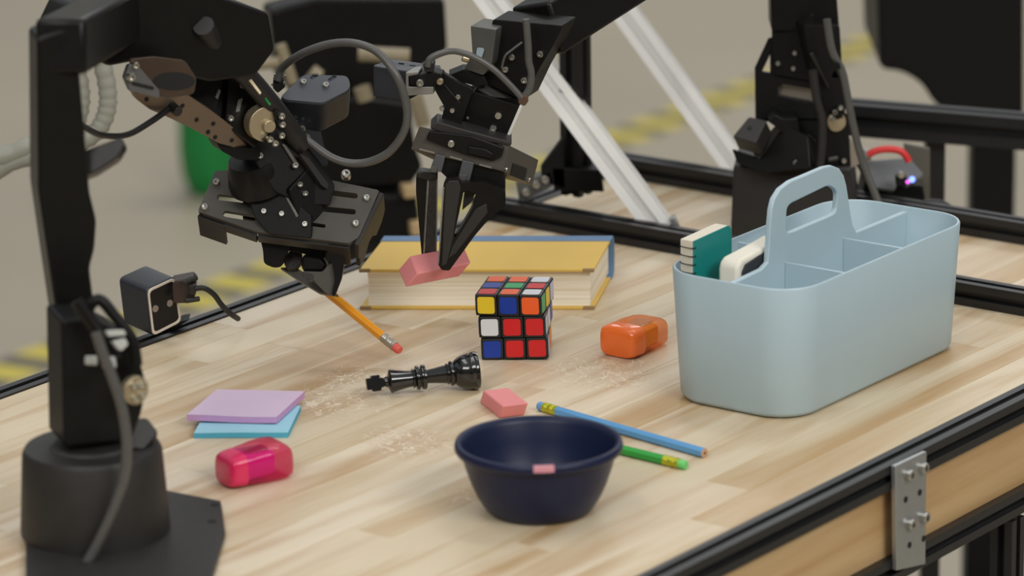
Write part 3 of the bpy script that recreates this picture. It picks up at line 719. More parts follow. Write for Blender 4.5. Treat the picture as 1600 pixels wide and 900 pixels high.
def quad(pfl, pfr, pbr, z):
    a, b, c_ = onz(*pfl, z), onz(*pfr, z), onz(*pbr, z); return [a, b, c_, a+c_-b]
cb = quad((303, 677), (450, 676), (470, 634), 0.0042)
cb = [Vector((p.x, p.y, 0)) for p in cb]
pad('b', cb, 0.0040, 0.0001, mat('sky_note', rgb(158, 208, 226), 0.7, var=0.03, scale=60), mat('sky_edges', rgb(78, 168, 196), 0.8, var=0.06, scale=300), 'sky blue sticky note pad lying under the lilac pad', lambda x, y: 0.0006*max(0, math.sin(x*5-0.6))*(1-y)*0.4)
cp = quad((292, 649), (432, 652), (476, 611), 0.0105)
cp = [Vector((p.x, p.y, 0)) for p in cp]
pad('p', cp, 0.0048, 0.0053, mat('lilac_note', rgb(214, 190, 214), 0.7, var=0.03, scale=60), mat('lilac_edges', rgb(196, 152, 198), 0.8, var=0.05, scale=300), 'lilac sticky note pad lying on top of the sky blue pad', lambda x, y: 0.0012*(math.sin(x*math.pi*1.6+1.2)*0.35+0.35)*(1-y))

# ------------------------------------------------------------------ pencil sharpeners
def sharpener(c0, ax, secs, ncap, capm, shellm, corem, label, grp, sq=3.0):
    """c0: ground point under the near end; secs: (distance, half width, half height)"""
    ax = ax.normalized(); sd = Vector((ax.y, -ax.x, 0))
    t = thing('pencil_sharpener', label, 'sharpener', c0, grp)
    def ring(d, hw, hh, n=36, z0=0.0):
        out = []
        for i in range(n):
            a = 2*math.pi*i/n; ca, sa = math.cos(a), math.sin(a)
            x = math.copysign(abs(ca)**(2/sq), ca)*hw; y = math.copysign(abs(sa)**(2/sq), sa)*hh
            out.append(c0+ax*d+sd*x+ZV*(y+hh+z0))
        return out
    hm = max(s[2] for s in secs)
    def rg(d, hw, hh): return ring(d, hw, hh, z0=(hm-hh)*0.35)
    cap = secs[:ncap]
    bm = bmesh.new(); loft(bm, [rg(*s) for s in cap]); link('cap', bm, capm, t, ang=50)
    body = [(cap[-1][0]+0.0003, cap[-1][1]*0.985, cap[-1][2]*0.985)]+secs[ncap:]
    bm = bmesh.new(); loft(bm, [rg(*s) for s in body]+[]); link('shell', bm, shellm, t, ang=50)
    d0, d1 = cap[-1][0]+0.001, secs[-1][0]-0.017
    hw, hh = cap[-1][1]*0.86, cap[-1][2]*0.86
    bm = bmesh.new(); loft(bm, [ring(d0, hw, hh, 16, hm-hh), ring(d1, hw*0.9, hh*0.9, 16, hm-hh*0.9)]); link('cutter_block', bm, corem, t)
    bm = bmesh.new(); hexc(bm, c0+ax*(d0+d1)/2+ZV*(hm+hh*1.02)+sd*hw*0.2, ax*(d1-d0)*0.8, sd*hw*0.9, ZV*0.0006); link('blade', bm, M['steel'], t)
def clear(name, col, tr=0.6):
    mt = mat(name, col, 0.1, coat=0.5); nt = mt.node_tree; out = nt.nodes['Material Output']; b = nt.nodes['Principled BSDF']
    tb = nt.nodes.new('ShaderNodeBsdfTransparent'); tb.inputs[0].default_value = tuple(0.5+0.5*c for c in col[:3])+(1,)
    mx = nt.nodes.new('ShaderNodeMixShader'); mx.inputs[0].default_value = tr
    nt.links.new(b.outputs[0], mx.inputs[1]); nt.links.new(tb.outputs[0], mx.inputs[2]); nt.links.new(mx.outputs[0], out.inputs['Surface']); return mt
p = onz(963, 559); ax = Vector((math.sin(R(36)), math.cos(R(36)), 0))
sharpener(p, ax, [(0, 0.0135, 0.0092), (0.0005, 0.0152, 0.0106), (0.0018, 0.0172, 0.0120), (0.004, 0.0184, 0.0127), (0.016, 0.0186, 0.0128),
                  (0.030, 0.0185, 0.0128), (0.044, 0.0178, 0.0122), (0.052, 0.0164, 0.0112), (0.056, 0.0135, 0.0092), (0.0575, 0.009, 0.006)], 5,
          mat('orange_plastic', rgb(252, 118, 44), 0.28, coat=0.4), clear('orange_clear', rgb(255, 158, 50), 0.80), mat('amber_block', rgb(250, 186, 60), 0.3), 'orange pencil sharpener with clear amber shell near the blue caddy', 'pencil sharpeners', 4.2)
p = onz(349, 761); ax = Vector((math.sin(R(56)), math.cos(R(56)), 0))
sharpener(p, ax, [(0, 0.011, 0.0085), (0.0006, 0.0125, 0.0098), (0.002, 0.0142, 0.0112), (0.005, 0.0152, 0.0122), (0.013, 0.0162, 0.0128),
                  (0.030, 0.0178, 0.0140), (0.040, 0.0184, 0.0145), (0.047, 0.0180, 0.0142), (0.0525, 0.0150, 0.0118), (0.055, 0.011, 0.0085)], 5,
          mat('magenta_cap', rgb(222, 34, 92), 0.3, coat=0.3), clear('magenta_clear', rgb(230, 22, 104), 0.66), mat('magenta_block', rgb(232, 70, 226), 0.35), 'magenta pencil sharpener with clear pink shell in front of the note pads', 'pencil sharpeners', 3.8)

# ------------------------------------------------------------------ depth camera on the bench edge
def depth_camera():
    pl = Plane(255, 480, 0.055, 42, -4)
    t = thing('depth_camera', 'dark boxy twin-lens camera clamped to the left edge of the bench', 'camera', W(-0.10, B0-0.01, 0.002))
    f = rnd([(228, 452), (274, 431), (284, 503), (237, 527)], 9, 5)
    slab('housing', f, pl, 0.038, M['navy'], t, bev=0.0015)
    inn = rnd([(233, 455.5), (270.5, 438), (279.5, 499.5), (240.5, 519.5)], 7, 5)
    slab('bezel', rnd([(229.5, 453), (273, 433), (282.8, 502.2), (238, 525)], 8.5, 5), pl, 0.001, M['trim'], t, holes=[inn], off=0.0008, bev=0.0003, label='pale silver bezel')
    slab('front_glass', inn, pl, 0.001, M['glass'], t, off=0.0004, bev=0)
    for x, y in ((242, 482), (264.5, 473.5)):
        cyl('lens', pl(x, y, 0.0003), pl.n, 0.0008, 0.0031, M['lens'], t, 20, 0.0002)
    p2 = Plane(296, 455, 0.06)
    slab('mount', [(268, 440), (300, 434), (306, 440), (304, 468), (290, 474), (270, 474)], p2, 0.02, mat('brown_black', (0.04, 0.025, 0.02, 1), 0.4), t, bev=0.001)
    cyl('knob', ony(286, 442, 0.055), ony(308, 433, 0.055)-ony(286, 442, 0.055), 0.013, 0.0024, M['plate'], t)
    cyl('knob', ony(290, 470, 0.055), ony(310, 467, 0.055)-ony(290, 470, 0.055), 0.012, 0.0022, M['plate'], t)
    slab('foot', [(240, 522), (284, 502), (296, 500), (250, 528)], Plane(260, 515, 0.08), 0.02, M['black'], t)
    cable('cable', [ony(300, 452, 0.055), ony(318, 450, 0.055), ony(334, 460, 0.058), ony(346, 476, 0.06), ony(360, 490, 0.062), ony(372, 498, 0.075)], 0.0024, M['brubber'], t)
    slab('plug', [(294, 447), (304, 446), (306, 460), (297, 462)], Plane(300, 452, 0.052), 0.008, M['brubber'], t)
depth_camera()

# ------------------------------------------------------------------ robot arms
class Plane3(Plane):
    def __init__(s, a, b, c):
        n = (b-a).cross(c-a).normalized()
        if n.dot(CAM-a) < 0: n = -n
        s.n, s.o = n, a
def pline(name, pts, y, r, mt, parent, **k):
    return cable(name, [ony(px, py, y if len(q) == 0 else q[0]) for px, py, *q in pts], r, mt, parent, **k)
def screws(pl, pts, parent, r=0.0021, off=0.0):
    for x, y in pts: screw(pl, x, y, parent, r, off)

def left_arm():
    base = onz(150, 838)
    t = thing('robot_arm', 'black robot arm at the left edge gripping an orange pencil', 'robot arm', base)
    # base: plate, tapered drum, shoulder
    bm = bmesh.new()
    prism(bm, [onz(x, y, 0.005) for x, y in ((262, 766), (345, 782), (352, 830), (330, 905), (40, 905), (40, 800))], ZV*-0.0047)
    bp = link('base_plate', bm, M['plate'], t, 0.0008)
    for x, y in ((336, 789), (331, 815)): cyl('hole', onz(x, y, 0.0048), ZV, 0.0006, 0.0034, M['hole_shade'], bp, 14, 0)
    bm = bmesh.new(); lathe(bm, base+ZV*0.005, ZV, [(0, 0.054), (0.004, 0.054), (0.060, 0.0505), (0.064, 0.0485), (0.064, 0.03), (0.066, 0.028), (0.066, 0)], 48)
    link('base_drum', bm, M['plate'], t)
    ys = base.y-0.012
    ps = Plane(180, 600, ys, 20, 0)
    slab('shoulder', rnd([(96, 500), (150, 500), (188, 520), (212, 540), (222, 575), (229, 600), (222, 645), (206, 688), (100, 700)], 8), ps, 0.045, M['black'], t, bev=0.002)
    pline('strut', [(132, 490), (154, 468), (180, 495), (206, 530), (214, 570)], ys-0.01, 0.0042, M['black'], t)
    pline('strut', [(120, 470), (140, 500), (165, 535), (182, 560)], ys-0.02, 0.0050, M['satin'], t)
    pv = Plane(185, 530, ys-0.03, 25, 15)
    wp = mat('white_clip', rgb(176, 178, 172), 0.5, var=0.05)
    for k, q in enumerate(([(167, 516), (194, 515), (198, 524), (170, 526)], [(176, 533), (196, 528), (201, 538), (190, 549), (184, 545)], [(136, 556), (152, 556), (153, 571), (136, 570)], [(160, 556), (180, 557), (183, 574), (164, 576)])):
        slab('clip', rnd(q, 3), pv, 0.006, wp, t, bev=0.001, label='pale grey clip' if k == 0 else None)
    pw = Plane(206, 610, ys-0.012, 40, 0)
    w = cyl('shoulder_wheel', pw(206, 608, 0.0), pw.n, 0.006, 0.0105, M['brass'], t, 24, label='brass coloured wheel')
    screws(pw, ((200, 600), (212, 598), (214, 614), (202, 620)), t, 0.0026, 0.0065)
    slab('shoulder_cap', rnd([(188, 655), (230, 652), (248, 675), (226, 700), (196, 698)], 6), Plane(215, 680, base.y+0.0, 20, 65), 0.006, M['anod'], t, bev=0.001)
    pline('cable', [(150, 520), (160, 550), (174, 585), (190, 635), (198, 690), (195, 740), (180, 790), (155, 845), (130, 890)], base.y-0.065, 0.0038, M['rubber'], t, n=12, label='grey cable')
    # upper arm at the edge of the picture
    pu = Plane(100, 300, -0.40, 15, 0)
    slab('upper_arm', rnd([(92, 520), (60, 300), (58, 60), (118, 40), (132, 200), (140, 300), (151, 345), (148, 390), (140, 420), (150, 500)], 8), pu, 0.04, M['satin'], t, bev=0.002)
    slab('elbow_cover', rnd([(90, 250), (140, 232), (190, 214), (196, 226), (184, 246), (150, 268), (110, 284)], 5), Plane(150, 250, -0.38, 0, 25), 0.018, M['satin'], t, bev=0.001)
    # elbow and forearm
    ea, eb = ony(100, 70, -0.385), ony(190, 20, -0.09)
    d = eb-ea; v = ZV-d.normalized()*d.normalized().z; v.normalize(); u = d.normalized().cross(v)
    bm = bmesh.new(); hexc(bm, (ea+eb)/2, d*1.1, u*0.036, v*0.04); link('elbow_link', bm, M['satin'], t, 0.004)
    pe = Plane(300, 90, -0.13, 30, 0)
    slab('elbow', rnd([(96, 60), (120, 10), (300, -20), (420, 20), (430, 78), (400, 118), (330, 128), (290, 118), (230, 92), (170, 104)], 8), Plane(300, 90, -0.10, 30, 0), 0.05, M['satin'], t, bev=0.002)
    slab('elbow_plate', rnd([(200, 92), (240, 88), (288, 94), (306, 122), (302, 146), (270, 152), (238, 146), (214, 118)], 6), pe, 0.004, mat('brown_reflection', (0.07, 0.045, 0.03, 1), 0.45, 0.3, var=0.3, scale=30), t, off=0.002,  # reflections in the dark elbow metal, coloured in as brown
         bev=0.0005)
    slab('recess_shade', [(270+33*math.cos(q), 126+14*math.sin(q)) for q in [2*math.pi*i/16 for i in range(16)]], pe, 0.002, M['hole_shade'], t, off=0.0026, bev=0)  # no opening here: a dark disc gives the hole's shade
    slab('corner_bracket', rnd([(191, 120), (198, 100), (210, 98), (246, 140), (246, 152), (200, 141)], 3), pe, 0.005, mat('grey_bracket', (0.15, 0.15, 0.155, 1), 0.45, 0.4, var=0.1), t, off=0.004, bev=0.0008)
    slab('slot_shade', slot(205, 129, 234, 136, 2.6), pe, 0.001, M['hole_shade'], t, off=0.0046, bev=0)  # slot shade laid on as a thin dark slab
    screw(pe, 199, 118, t, 0.0036, 0.005); screw(pe, 208, 101, t, 0.003, 0.003)
    pf = Plane(320, 185, -0.06, 38, -18)
    fp = slab('forearm_plate', rnd([(204, 138), (240, 148), (264, 152), (290, 146), (332, 174), (372, 205), (404, 231), (388, 238), (362, 229), (342, 224), (322, 213), (290, 196), (262, 183), (234, 171), (214, 156)], 3), pf, 0.006, M['wood_reflection'], t, bev=0.0006)
    for x, y in ((214, 142), (229, 155), (285, 165), (307, 187), (333, 193), (336, 214), (362, 219), (325, 206)): cyl('hole', pf(x, y, 0.0002), pf.n, 0.0006, 0.0018, M['hole_shade'], fp, 12, 0)
    cyl('plug', pf(268, 166, 0), pf.n, 0.010, 0.0042, M['brubber'], t, 16)
    pline('cable', [(90, 170, -0.2), (140, 203, -0.19), (165, 212, -0.17), (200, 210, -0.14), (236, 190, -0.11), (268, 167, -0.085)], 0, 0.0025, M['brubber'], t)
    pb = Plane(360, 160, -0.035, 30, 10)
    slab('forearm_motor', rnd([(296, 86), (345, 100), (348, 128), (336, 186), (300, 158), (292, 128)], 4), pb, 0.045, M['satin'], t, bev=0.0015)
    slab('forearm_motor', rnd([(358, 116), (396, 128), (426, 162), (400, 232), (352, 196)], 4), pb, 0.045, M['satin'], t, bev=0.0015)
    slab('forearm_core', [(330, 105), (380, 120), (372, 200), (326, 180)], pb, 0.03, M['black'], t, off=-0.008)
    lb = mat('pale_label', rgb(120, 128, 124), 0.5, var=0.1)
    for q in ([(372, 156), (379, 153), (374, 174), (368, 175)], [(341, 139), (345, 142), (340, 155), (336, 152)]): slab('label', q, pb, 0.0006, lb, t, off=0.0004, bev=0)
    screws(pb, ((378, 133), (359, 185)), t, 0.0028)
    pline('conduit', [(318, 40, -0.10), (345, 85, -0.07), (385, 118, -0.05), (425, 165, -0.03), (450, 198, -0.01), (472, 228, 0.0)], 0, 0.0085, M['brubber'], t, n=14)
    slab('fin', rnd([(383, 119), (392, 122), (409, 145), (406, 148)], 2), Plane(395, 135, -0.06, 10, 30), 0.003, M['brass'], t)
    pline('wire', [(412, 148), (416, 156), (422, 164)], -0.045, 0.001, M['green'], t, label='green wire')
    # wrist
    pj = Plane(410, 192, -0.035, 28, 0)
    wj = cyl('wrist_wheel', pj(410, 192, -0.006), pj.n, 0.012, 0.0142, M['brass'], t, 32, label='brass coloured wheel')
    cyl('hub', pj(414, 194, 0.006), pj.n, 0.004, 0.0052, M['brass'], wj, 20)
    slab('wheel_guard', rnd([(420, 168), (434, 172), (438, 210), (420, 224), (402, 216), (412, 208), (426, 196)], 3), pj, 0.004, M['black'], t, off=0.010)
    screws(pj, ((430, 177), (431, 190), (430, 207), (412, 213), (420, 219)), t, 0.0028, 0.011)
    pw2 = Plane(440, 260, -0.012, 22, 12)
    slab('wrist_link', rnd([(384, 216), (404, 214), (430, 176), (462, 205), (500, 252), (524, 290), (516, 322), (470, 318), (430, 300), (404, 262)], 6), pw2, 0.03, M['black'], t, bev=0.0015)
    slab('wrist_strap', [(438, 224), (446, 226), (468, 258), (462, 262)], pw2, 0.002, M['flange'], t, off=0.002)
    screws(pw2, ((459, 258), (404, 243), (383, 243), (366, 236)), t, 0.0028, 0.002)
    slab('clamp', rnd([(338, 222), (362, 228), (408, 232), (406, 250), (372, 250), (346, 236)], 4), Plane(370, 238, -0.03, 25, 0), 0.02, M['black'], t)
    a0, a1 = ony(396, 246, 0.0), ony(416, 312, 0.012)
    bm = bmesh.new(); lathe(bm, a0, a1-a0, [(0, 0.021), (0.006, 0.0235), (0.02, 0.0265), (0.026, 0.0262), (0.030, 0.022), (0.034, 0.018)], 36); link('wrist_drum', bm, M['satin'], t)
    pk = Plane(440, 340, -0.018, -8, 20)
    slab('wrist_block', rnd([(386, 304), (446, 302), (486, 336), (486, 372), (420, 366), (398, 340)], 4), pk, 0.03, M['black'], t, bev=0.001)
    screws(pk, ((413, 330), (441, 334), (477, 350)), t, 0.0024, 0.0004)
    slab('block_edge', [(444, 306), (450, 304), (467, 338), (463, 341)], pk, 0.0014, M['flange'], t, off=0.001)
    pm = Plane(480, 310, -0.012, 35, 10)
    slab('side_bracket', rnd([(452, 296), (482, 262), (502, 288), (506, 330), (492, 346), (468, 340)], 4), pm, 0.012, M['black'], t, bev=0.001)
    screws(pm, ((467, 288), (475, 302)), t, 0.0026, 0.0004)
    slab('side_strut', rnd([(462, 240), (476, 246), (508, 288), (506, 296), (497, 290)], 3), pm, 0.006, M['plate'], t, off=0.006)
    # gripper rail body
    pg = Plane(450, 320, 0.0, 0, 46)
    gp = [(336, 267), (371, 265), (430, 276), (480, 270), (500, 278), (592, 297), (590, 304), (560, 371), (545, 380), (402, 362), (309, 330)]
    hs = [slot(361, 286, 386, 288, 4.5), slot(343, 308, 396, 314, 4.6), slot(353, 334, 395, 341, 4.8), slot(508, 300, 555, 306, 4.2), slot(500, 326, 552, 331, 4.2), slot(478, 349, 506, 353, 2.8)]
    gb = slab('gripper_plate', rnd(gp, 4), pg, 0.004, M['gplate'], t, holes=hs, bev=0.0006)
    for x, y in ((338, 286), (320, 325), (573, 311), (556, 351)): screw(pg, x, y, t, 0.0030, 0.0003)
    screw(pg, 541, 276, t, 0.004, 0.002)
    # channel walls behind the plate
    def wallseg(nm, q0, q1, d, mt='plate', th=0.003, z0=0.004):
        a, b = pg(*q0, -z0), pg(*q1, -z0); e = (b-a); nn = pg.n.cross(e).normalized()*th
        bm = bmesh.new(); hexa(bm, a, e, nn, pg.n*-d); return link(nm, bm, M[mt], t, 0.0005)
    wallseg('channel_wall', (402, 361), (310, 330), 0.010)
    wallseg('channel_wall', (352, 345), (310, 330), 0.030)
    wallseg('channel_wall', (546, 379), (512, 375), 0.028)
    wallseg('channel_wall', (546, 379), (403, 361), 0.009)
    wallseg('channel_wall', (338, 268), (592, 299), 0.030)
    bm = bmesh.new()
    ec = [(590, 298), (560, 371), (545, 380)]
    e0, e1 = pg(592, 299, -0.001), pg(552, 380, -0.001); ev = (e1-e0); dn = -pg.n
    prof = [(0, 0), (1, 0), (1.03, 0.018), (0.97, 0.024), (1.0, 0.034), (0.85, 0.037), (0.62, 0.026), (0.5, 0.027), (0.36, 0.037), (0.14, 0.034), (0.0, 0.026)]
    prism(bm, [e0+ev*x+dn*d+Vector((0.0005, 0, 0)) for x, d in prof], ev.cross(dn).normalized()*0.004); link('end_bracket', bm, M['plate'], t, 0.0006)
    bm = bmesh.new(); e0, e1 = pg(338, 268, -0.001), pg(311, 331, -0.001); ev = e1-e0
    prism(bm, [e0+ev*x+dn*d for x, d in ((0, 0), (1, 0), (1.0, 0.032), (0.75, 0.034), (0.7, 0.026), (0.3, 0.026), (0.0, 0.02))], ev.cross(dn).normalized()*0.004); link('end_bracket', bm, M['plate'], t, 0.0006)
    bm = bmesh.new(); c0 = pg(448, 330, -0.018)
    hexc(bm, c0, (pg(520, 345)-pg(380, 315)), (pg(448, 355)-pg(448, 312))*0.7, pg.n*-0.016); link('slide_block', bm, M['black'], t, 0.001)
    # fingers
    pF = Plane(460, 400, -0.005, 0, 12)
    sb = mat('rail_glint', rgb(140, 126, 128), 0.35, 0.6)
    slab('finger_carrier', rnd([(404, 366), (500, 372), (545, 384), (540, 400), (505, 404), (430, 388), (410, 384)], 3), pF, 0.03, M['black'], t, off=-0.006)
    slab('slide_rail', slot(466, 379, 495, 381, 2.4), pF, 0.002, sb, t, off=-0.0045, bev=0)
    bm = bmesh.new()
    slab('finger', rnd([(405, 368), (448, 374), (456, 384), (444, 404), (441, 417), (428, 419), (412, 412), (411, 392)], 6), pF, 0.022, M['satin'], t, bev=0.003)
    slab('finger_pad', rnd([(444, 402), (456, 388), (472, 394), (472, 410), (462, 420), (450, 420), (443, 410)], 4), Plane(458, 405, 0.012, 0, 30), 0.008, M['grip'], t)
    slab('finger', rnd([(474, 398), (502, 402), (512, 412), (506, 424), (474, 424), (470, 412)], 5), pF, 0.02, M['satin'], t, off=0.004, bev=0.003)
    slab('grip_jaw', rnd([(437, 418), (462, 417), (478, 428), (505, 444), (530, 462), (500, 458), (470, 440)], 3), Plane(480, 435, 0.012, 0, 25), 0.009, M['gplate'], t, bev=0.001)
    slab('grip_jaw', rnd([(472, 423), (504, 424), (514, 412), (522, 408), (527, 425), (527, 445), (521, 461), (510, 458), (492, 440)], 4), pF, 0.012, M['gplate'], t, off=0.006, bev=0.001)
    slab('jaw_tape', rnd([(472, 424), (490, 428), (490, 440), (484, 440), (474, 432)], 2), pF, 0.004, M['grip'], t, off=0.0075)
    slab('finger', rnd([(510, 384), (540, 384), (538, 415), (534, 436), (524, 462), (519, 460), (524, 436), (520, 410), (509, 404)], 3), pF, 0.02, M['satin'], t, off=0.010, bev=0.001)
    # wrist camera
    pc = Plane(495, 140, 0.02, 8, 54)
    top = rnd([(437, 153), (474, 117), (545, 119), (549, 140), (505, 163), (446, 158)], 9, 5)
    hc = slab('camera_housing', top, pc, 0.034, M['navy'], t, bev=0.0012)
    slab('camera_lid', rnd([(438, 152.5), (474, 117.5), (544, 119.5), (548, 139.5), (504.5, 162), (447, 157)], 9, 5), pc, 0.0012, M['lit_shell'], t, off=0.001, bev=0.0004, holes=[slot(487, 123, 495, 118, 2.6), slot(515, 126, 523, 121, 2.6)], label='camera lid, top light painted in grey')
    screws(pc, ((474, 131), (509, 136)), t, 0.0027, 0.0012)
    p5 = Plane(485, 210, 0.02, 12, 0)
    slab('camera_stem', rnd([(450, 160), (505, 164), (502, 200), (516, 262), (492, 266), (462, 205)], 5), p5, 0.012, M['navy'], t, off=-0.008, bev=0.001)
    slab('stem_rib', [(470, 164), (476, 165), (467, 192), (461, 190)], p5, 0.003, M['lit_shell'], t, off=-0.003)
    screws(p5, ((472, 202), (480, 215), (460, 198)), t, 0.0034, -0.004)
    slab('plug', rnd([(427, 120), (440, 116), (446, 136), (434, 146), (426, 138)], 3), Plane(436, 130, 0.03, 0, 0), 0.012, M['brubber'], t)
    for x, y in ((430, 117), (426, 132), (445, 119), (444, 130)): screw(Plane(436, 130, 0.03), x, y, t, 0.0012)
    pline('camera_cable', [(433, 126, 0.03), (440, 108, 0.03), (458, 92, 0.02), (485, 78, 0.01), (520, 68, 0.0), (556, 68, -0.01), (590, 82, -0.02), (618, 116, -0.03), (634, 158, -0.03), (634, 198, -0.03), (612, 234, -0.025), (580, 252, -0.02), (548, 255, -0.015), (518, 246, -0.01), (488, 225, -0.004), (462, 204, 0.0)], 0, 0.0033, M['rubber'], t, n=12, label='grey rubber cable')
left_arm()

def right_arm():
    base = onz(1240, 352)
    t = thing('robot_arm', 'black robot arm behind the blue caddy holding up a pink eraser', 'robot arm', base)
    y0 = base.y
    pb = Plane(1240, 320, y0-0.04, -6, 4)
    slab('base_body', rnd([(1146, 258), (1330, 262), (1344, 400), (1140, 400)], 6), pb, 0.11, M['plate'], t, bev=0.008)
    ps = Plane(1200, 220, y0-0.045, -30, 20)
    slab('motor_housing', rnd([(1143, 232), (1180, 244), (1212, 204), (1232, 198), (1262, 214), (1266, 262), (1200, 270), (1152, 256)], 4), ps, 0.05, M['satin'], t, bev=0.002)
    slab('motor_cap', rnd([(1144, 214), (1170, 182), (1198, 188), (1180, 224)], 4), Plane(1170, 205, y0-0.06, -25, 45), 0.02, M['plate'], t, bev=0.001)
    cyl('hole', Plane(1170, 205, y0-0.06, -25, 45)(1171, 200, 0.0001), Plane(1170, 205, y0-0.06, -25, 45).n, 0.0006, 0.002, M['hole_shade'], t, 12, 0)
    slab('cap_ridge', rnd([(1178, 240), (1212, 198), (1222, 202), (1188, 250)], 2), ps, 0.004, M['anod'], t, off=0.003)
    slab('knuckle', rnd([(1200, 190), (1210, 178), (1224, 186), (1246, 184), (1250, 206), (1232, 218), (1214, 200)], 4), Plane(1225, 195, y0-0.05), 0.03, M['black'], t, bev=0.001)
    slab('knuckle', rnd([(1244, 214), (1264, 210), (1278, 222), (1266, 252), (1248, 244)], 4), Plane(1225, 225, y0-0.05), 0.03, M['satin'], t, bev=0.001)
    screw(Plane(1244, 254, y0-0.062), 1244, 254, t, 0.003)
    # shoulder frame
    pf = Plane(1240, 130, y0-0.02, -12, 6)
    slab('shoulder_frame', [(1179, 106), (1200, 60), (1290, 40), (1300, 62), (1296, 140), (1290, 168), (1284, 186), (1180, 186)], pf, 0.006, M['black'], t,
         holes=[[(1190, 112), (1203, 84), (1203, 114)], [(1216, 134), (1222, 131), (1284, 142), (1287, 162), (1262, 160), (1215, 149)]], bev=0.0006)
    slab('frame_band', [(1180, 142), (1284, 163), (1284, 250), (1250, 250), (1240, 195), (1183, 190)], pf, 0.03, M['black'], t, off=-0.004)
    bt = mat('bright_plate', rgb(170, 160, 148), 0.3, 0.5)  # the plate's reflection painted as a pale beige
    slab('shoulder_plate', rnd([(1214, 131), (1286, 141), (1288, 166), (1262, 163), (1214, 150)], 2), pf, 0.004, bt, t, off=-0.012, label='metal plate with its bright reflection painted in')
    slab('shoulder_motor', rnd([(1206, 30), (1272, 20), (1274, 128), (1208, 116)], 4), pf, 0.035, M['satin'], t, off=0.004, bev=0.001)
    screws(pf, ((1217, 98), (1241, 106), (1243, 82)), t, 0.0022, 0.0045)
    pu = Plane(1300, 170, y0-0.035, 15, 0)
    slab('upright', rnd([(1256, 40), (1312, 40), (1316, 110), (1324, 165), (1330, 262), (1284, 264), (1290, 170), (1268, 110)], 4), pu, 0.022, M['black'], t, bev=0.001, holes=[[(1299, 122), (1304, 109), (1311, 122)]])
    cyl('upright_wheel', pu(1306, 190, -0.003), pu.n, 0.006, 0.0088, M['brass'], t, 24, label='brass coloured wheel')
    slab('wheel_guard', rnd([(1296, 172), (1310, 166), (1316, 182), (1306, 186), (1300, 182)], 2), pu, 0.002, M['black'], t, off=0.004)
    screws(pu, ((1302, 174), (1311, 167), (1320, 172), (1299, 184), (1316, 250), (1283, 258)), t, 0.0024, 0.003)
    slab('edge_strip', [(1262, 82), (1267, 80), (1294, 134), (1290, 137)], pu, 0.003, M['anod'], t, off=0.006)
    slab('foot_tab', slot(1297, 249, 1307, 247, 3), pu, 0.003, M['flange'], t, off=0.001)
    slab('clip', [(1323, 215), (1330, 213), (1343, 256), (1324, 266)], Plane(1330, 240, y0-0.03), 0.004, bt, t)
    pline('cable', [(1270, 110), (1275, 150), (1284, 185), (1284, 225), (1280, 262)], y0-0.065, 0.004, M['brubber'], t)
    pline('cable', [(1292, 30, y0-0.07), (1300, 78, y0-0.07), (1316, 112, y0-0.07), (1324, 150, y0-0.07), (1334, 200, y0-0.07), (1347, 250, y0-0.07), (1366, 300, y0-0.075), (1384, 345, y0-0.08)], 0, 0.0036, M['rubber'], t, label='grey cable')
    slab('cable_clip', rnd([(1300, 96), (1312, 98), (1314, 108), (1300, 106)], 2), Plane(1306, 102, y0-0.076), 0.006, M['black'], t)
    # upper arm, elbow and forearm leave and re-enter at the top
    slab('upper_arm', rnd([(1205, 50), (1200, -220), (1290, -230), (1312, 50)], 8), Plane(1250, 0, y0-0.02), 0.04, M['satin'], t, bev=0.002)
    yf = 0.02
    pa = Plane(800, 110, yf, -20, 0)
    fa = [ony(1250, -210, y0), ony(840, 48, yf+0.03)]
    bm = bmesh.new(); d = fa[1]-fa[0]; v = Vector((0, 1, 0)); v = (v-d.normalized()*v.dot(d.normalized())).normalized(); u = d.normalized().cross(v)
    hexc(bm, (fa[0]+fa[1])/2, d, u*0.045, v*0.04); link('forearm', bm, M['satin'], t, 0.003)
    slab('forearm_plate', rnd([(770, 30), (880, 40), (866, 68), (840, 112), (818, 158), (762, 132), (752, 112)], 4), pa, 0.035, M['black'], t, bev=0.001)
    screws(pa, ((801, 89), (791, 108), (820, 125), (845, 84)), t, 0.0028, 0.0004)
    pline('forearm_rod', [(784, 107), (789, 88), (800, 78), (816, 66)], yf-0.008, 0.0011, M['flange'], t)
    slab('motor', rnd([(735, 40), (775, 46), (768, 100), (755, 118), (725, 108), (738, 84)], 3), Plane(750, 90, yf-0.006, -20), 0.03, M['flange'], t, bev=0.001)
    slab('label', rnd([(745, 74), (757, 76), (752, 92), (744, 88)], 4), Plane(750, 90, yf-0.008, -20), 0.001, mat('pale_blue_label', rgb(150, 168, 176), 0.4), t, bev=0)
    slab('motor_arm', rnd([(700, 118), (725, 108), (757, 120), (764, 134), (742, 134), (718, 128)], 3), Plane(735, 120, yf-0.002), 0.02, M['black'], t)
    cyl('pin', ony(722, 90, yf-0.01), Vector((1, 0.1, -0.35)), 0.006, 0.0028, M['brass'], t, 14)
    # wrist: flange and block
    ax = Vector((-0.42, 0.25, -0.87)).normalized()
    fc = ony(784, 136, yf+0.018)
    bm = bmesh.new(); lathe(bm, fc, ax, [(0, 0.0215), (0.004, 0.0225), (0.0045, 0.0205), (0.0065, 0.0205), (0.007, 0.0225), (0.011, 0.0225), (0.0115, 0.019), (0.016, 0.019)], 40); link('wrist_flange', bm, M['flange'], t)
    pw = Plane(765, 180, yf-0.006, -8, 0)
    wb = [(739, 143), (813, 166), (788, 219), (715, 203)]
    slab('wrist_block', rnd(wb, 2), pw, 0.04, M['satin'], t, bev=0.001)
    screws(pw, ((779, 180), (771, 200)), t, 0.0030, 0.0004); screw(pw, 731, 184, t, 0.0012)
